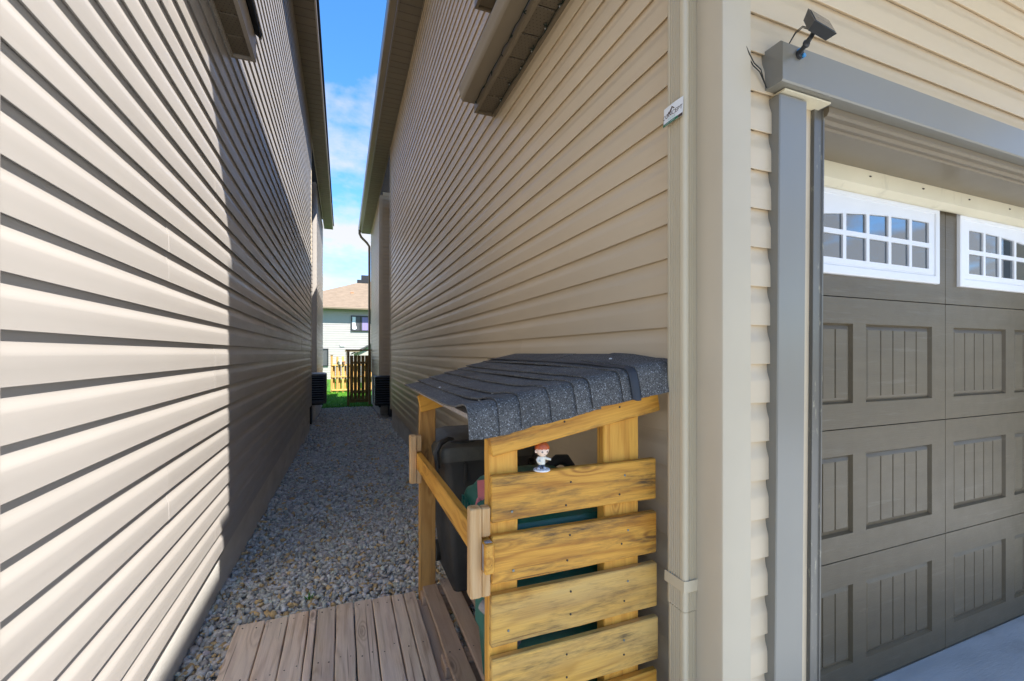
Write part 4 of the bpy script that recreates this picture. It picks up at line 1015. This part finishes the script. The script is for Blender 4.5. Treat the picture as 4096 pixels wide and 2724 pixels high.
mb = MB(); mb.box(-1.52, -.44, 11.5, 11.56, -1.25, -1.205); mb.box(-1.52, -.44, 11.9, 11.96, -1.25, -1.205); mb.box(-.9, -.7, 11.6, 11.9, gz(11.7) - .02, -1.205); obj('support', mb, M['ac_black'], a1)
a2 = air_conditioner(.845, 1.58, 12.65, 13.33, -1.46, -.645, 'black louvred air conditioner beside the right house, near the gate', M['ac_black'], M['ac_black'], -1)
mb = MB(); mb.box(.95, 1.0, 12.7, 13.415, -1.51, -1.465); mb.box(1.45, 1.5, 12.7, 13.415, -1.51, -1.465); mb.box(1.25, 1.5, 12.8, 13.3, gz(13) - .02, -1.465); obj('support', mb, M['ac_black'], a2)
mb = MB(); mb.tube([(.86, 13.30, -.95), (.90, 13.35, -1.05), (1.0, 13.38, -1.12)], .02, 8); obj('pipe', mb, M['gutter'], a2, 40)

# ------------------------------------------------------------------ gate
GT = thing('garden_gate', 'brown board gate in a post frame at the far end of the passage', 'gate', (.57, 17.0, -1.92))
for x in (.195, .945): board('post', GT, M['gate_wood'], (x, 17.0, -.92), 2.02, .09, .09, 'z')
board('top_beam', GT, M['gate_wood'], (.57, 17.0, .125), .92, .06, .10, 'x')
for k in range(5):
    x = .312 + k * .131; board('picket', GT, M['gate_wood'], (x, 17.02, -.94), 1.74, .118, .02, 'z')
for z in (-.34, -1.42, -1.74): board('rail', GT, M['gate_wood'], (.575, 16.99, z), .64, .085, .03, 'x')
# golden fence behind the lawn
FN = thing('garden_fence', 'golden wooden fence with shelf rails at the back of the lawn', 'fence', (.3, 23.4, -1.97))
for x, zt_ in ((-.50, -.10), (-.24, -.16), (.02, -.14), (.30, -.55), (1.6, -.55), (3.0, -.55)): board('post', FN, M['fence_wood'], (x, 23.42, (zt_ - 2.0) / 2), zt_ + 2.0, .10, .10, 'z')
for k in range(26): board('picket', FN, M['fence_wood'], (-.40 + k * .135, 23.50, -1.25), 1.38, .10, .02, 'z')
for z in (-.58, -1.16, -1.82): board('rail', FN, M['fence_wood'], (1.25, 23.40, z), 3.5, .07, .12, 'x')
board('post_cap', FN, M['gate_wood'], (-.50, 23.42, -.08), .14, .03, .14, 'x')
for (x, m, s, lab) in ((-.12, M['pot'], .085, 'white flower pot on the golden fence rail'), (.06, M['clay'], .075, 'small clay flower pot on the golden fence rail')):
    t = thing('flower_pot', lab, 'pot', (x, 23.34, -.545)); mb = MB(); mb.lathe([(s * .7, 0), (s, s * 1.6), (s * 1.12, s * 1.65), (s * 1.12, s * 2.0), (s * .9, s * 2.0)], (x, 23.34, -.545), 14); obj('pot', mb, m, t, 40)
    mb = MB(); mb.lathe([(s * .86, s * 1.7), (s * .8, s * 1.9)], (x, 23.34, -.545), 12); obj('soil', mb, M['earth'], t)
# hedge by the fence
def shrub(x, y, z, r, h, label):
    t = thing('shrub', label, 'shrub', (x, y, z)); mb = MB()
    for k in range(900):
        d = RNG.normal(size=3); d /= np.linalg.norm(d); q = RNG.uniform(.4, 1) ** .5
        p = Vector((x + d[0] * r * q, y + d[1] * r * q, z + h / 2 + d[2] * h / 2 * q)); a = Vector(RNG.normal(size=3)).normalized() * .035; b_ = a.orthogonal().normalized() * .018
        mb.add([p - a, p + b_, p + a, p - b_], [(0, 1, 2, 3)])
    obj('leaves', mb, M['hedge'], t); mb = MB(); mb.tube([(x, y, z - .05), (x + .02, y, z + h * .5)], .02, 6); obj('stem', mb, M['gate_wood'], t)
shrub(-1.0, 23.2, -1.97, .38, .95, 'dark green shrub left of the golden fence')

WD = thing('weed', 'tiny green weed growing in the gravel just beyond the boardwalk', 'weed', (-.17, 2.63, gz(2.63)))
mb = MB()
for k in range(14):
    a = random.uniform(0, 6.28); r_ = random.uniform(.012, .035); h_ = random.uniform(.02, .05); b0 = Vector((-.17, 2.63, gz(2.63) + .005))
    tip = b0 + Vector((math.cos(a) * r_, math.sin(a) * r_, h_)); sd = Vector((-math.sin(a), math.cos(a), 0)) * .004; md = b0.lerp(tip, .55)
    mb.add([b0, md + sd, tip, md - sd], [(0, 1, 2, 3)])
obj('leaves', mb, M['grass'], WD)

# ------------------------------------------------------------------ house beyond the gardens
RH = thing('rear_house', 'pale two storey house with a tan hip roof beyond the gardens', 'house', (2, 36, -2))
mb = MB(); mb.box(-4.9, 12, 36, 46, -2.1, 3.42); wl = obj('wall', mb, M['rear_siding'], RH)
mb = MB(); nz_ = 19
for k in range(nz_):
    z = .13 + k * .175; mb.add([(-4.9, 35.985, z), (12, 35.985, z), (12, 35.997, z + .17), (-4.9, 35.997, z + .17), (-4.9, 35.999, z), (12, 35.999, z)], [(0, 1, 2, 3), (0, 4, 5, 1)])
o = obj('upper_siding', mb, M['rear_siding'], wl); o['kind'] = 'stuff'
mb = MB()
for k in range(12):
    z = .13 - (k + 1) * .175; mb.add([(-4.9, 35.985, z), (12, 35.985, z), (12, 35.997, z + .17), (-4.9, 35.997, z + .17), (-4.9, 35.999, z), (12, 35.999, z)], [(0, 1, 2, 3), (0, 4, 5, 1)])
o = obj('lower_siding', mb, M['rear_siding_low'], wl); o['kind'] = 'stuff'
A, B_, C_, D_ = (-5.3, 35.55, 3.5), (12.4, 35.55, 3.5), (12.4, 46.5, 3.5), (-5.3, 46.5, 3.5); P1, P2 = (1.75, 41.0, 6.45), (6.5, 41.0, 6.45)
mb = MB(); mb.add([A, B_, C_, D_, P1, P2], [(0, 1, 5, 4), (1, 2, 5), (2, 3, 4, 5), (3, 0, 4), (3, 2, 1, 0)]); rf = obj('roof', mb, M['tan_shingle'], RH)
mb = MB(); mb.box(-5.3, 12.4, 35.50, 35.56, 3.36, 3.52); obj('fascia', mb, M['gutter'], rf)
mb = MB(); mb.box(-5.25, 12.35, 35.42, 35.50, 3.40, 3.50); obj('gutter', mb, M['gutter'], rf)
mb = MB(); n_rows = 22
for k in range(n_rows):
    q0 = k / n_rows; y = 35.55 + 5.45 * q0; z = 3.5 + 2.95 * q0; xa = -5.3 + 7.05 * q0
    mb.hexa([(xa + .05, y, z), (11, y, z), (11, y + .25, z + .135), (xa + .3, y + .25, z + .135), (xa + .05, y, z + .022), (11, y, z + .022), (11, y + .25, z + .139), (xa + .3, y + .25, z + .139)])
o = obj('shingle_rows', mb, M['tan_shingle'], rf); o['kind'] = 'stuff'
mb = MB(); mb.box(1.55, 2.15, 40.7, 41.1, 6.2, 6.95); mb.box(1.2, 2.3, 40.5, 41.0, 6.2, 6.5); obj('chimney', mb, M['ac_black'], rf)
mb = MB(); mb.box(.62, .86, 38.2, 38.5, 4.9, 5.07); obj('roof_vent', mb, M['clay'], rf)
def far_window(x0, x1, z0, z1, curt=True):
    mb = MB(); fr = .07; y = 35.96
    for (a, b_, c_, d_) in ((x0, x1, z0, z0 + fr), (x0, x1, z1 - fr, z1), (x0, x0 + fr, z0 + fr, z1 - fr), (x1 - fr, x1, z0 + fr, z1 - fr), ((x0 + x1) / 2 - .05, (x0 + x1) / 2 + .05, z0 + fr, z1 - fr)): mb.box(a, b_, y - .04, y + .02, c_, d_)
    w = obj('window', mb, M['dark_frame'], RH)
    for (a, b_) in ((x0 + fr, (x0 + x1) / 2 - .05), ((x0 + x1) / 2 + .05, x1 - fr)):
        g = MB(); g.box(a, b_, y - .005, y + .008, z0 + fr, z1 - fr); obj('pane', g, M['ac_dark'], w)
    if curt:
        c_ = MB(); c_.box((x0 + x1) / 2 + .12, x1 - fr - .01, y - .012, y - .007, z0 + fr + .01, z1 - fr - .04); obj('curtain', c_, M['curtain_purple'], w)
        c_ = MB(); c_.add([(x0 + fr + .01, y - .010, z0 + fr + .1), (x0 + fr + .22, y - .010, z0 + fr + .05), (x0 + fr + .36, y - .010, z0 + fr + .16), (x0 + fr + .26, y - .010, z0 + .5), (x0 + fr + .26, y - .010, z1 - fr - .03), (x0 + fr + .01, y - .010, z1 - fr - .03)], [(0, 1, 2, 3, 4, 5)]); obj('curtain', c_, M['curtain_white'], w)
far_window(.62, 2.02, 1.74, 2.95)
far_window(-2.3, -1.0, -.95, .38, False)
mb = MB(); mb.box(-.17, .17, 35.94, 35.985, .55, .74); obj('wall_vent', mb, M['white_paint'], RH)
# low garden shed in front of that house
GS = thing('garden_shed', 'small pale shed with a dark pitched roof behind the gate', 'shed', (1.7, 31, -2))
mb = MB(); mb.box(.75, 3.4, 31, 33, -2.05, -.02); mb.add([(.75, 31, -.02), (3.4, 31, -.02), (2.1, 31, .72), (.75, 33, -.02), (3.4, 33, -.02), (2.1, 33, .72)], [(0, 1, 2), (3, 5, 4)]); obj('wall', mb, M['rear_siding_low'], GS)
mb = MB(); mb.hexa([(.55, 30.8, -.08), (2.1, 30.8, .74), (2.1, 33.2, .74), (.55, 33.2, -.08), (.55, 30.8, .0), (2.1, 30.8, .83), (2.1, 33.2, .83), (.55, 33.2, .0)]); mb.hexa([(2.101, 30.8, .74), (3.6, 30.8, -.08), (3.6, 33.2, -.08), (2.101, 33.2, .74), (2.101, 30.8, .83), (3.6, 30.8, .0), (3.6, 33.2, .0), (2.101, 33.2, .83)]); obj('roof', mb, M['ac_dark'], GS)
mb = MB(); mb.box(.15, 1.05, 30.2, 30.95, .10, .24); mb.box(.2, .25, 30.3, 30.35, -2.0, .10); mb.box(.9, .95, 30.3, 30.35, -2.0, .10); obj('lean_to', mb, M['fascia'], GS)
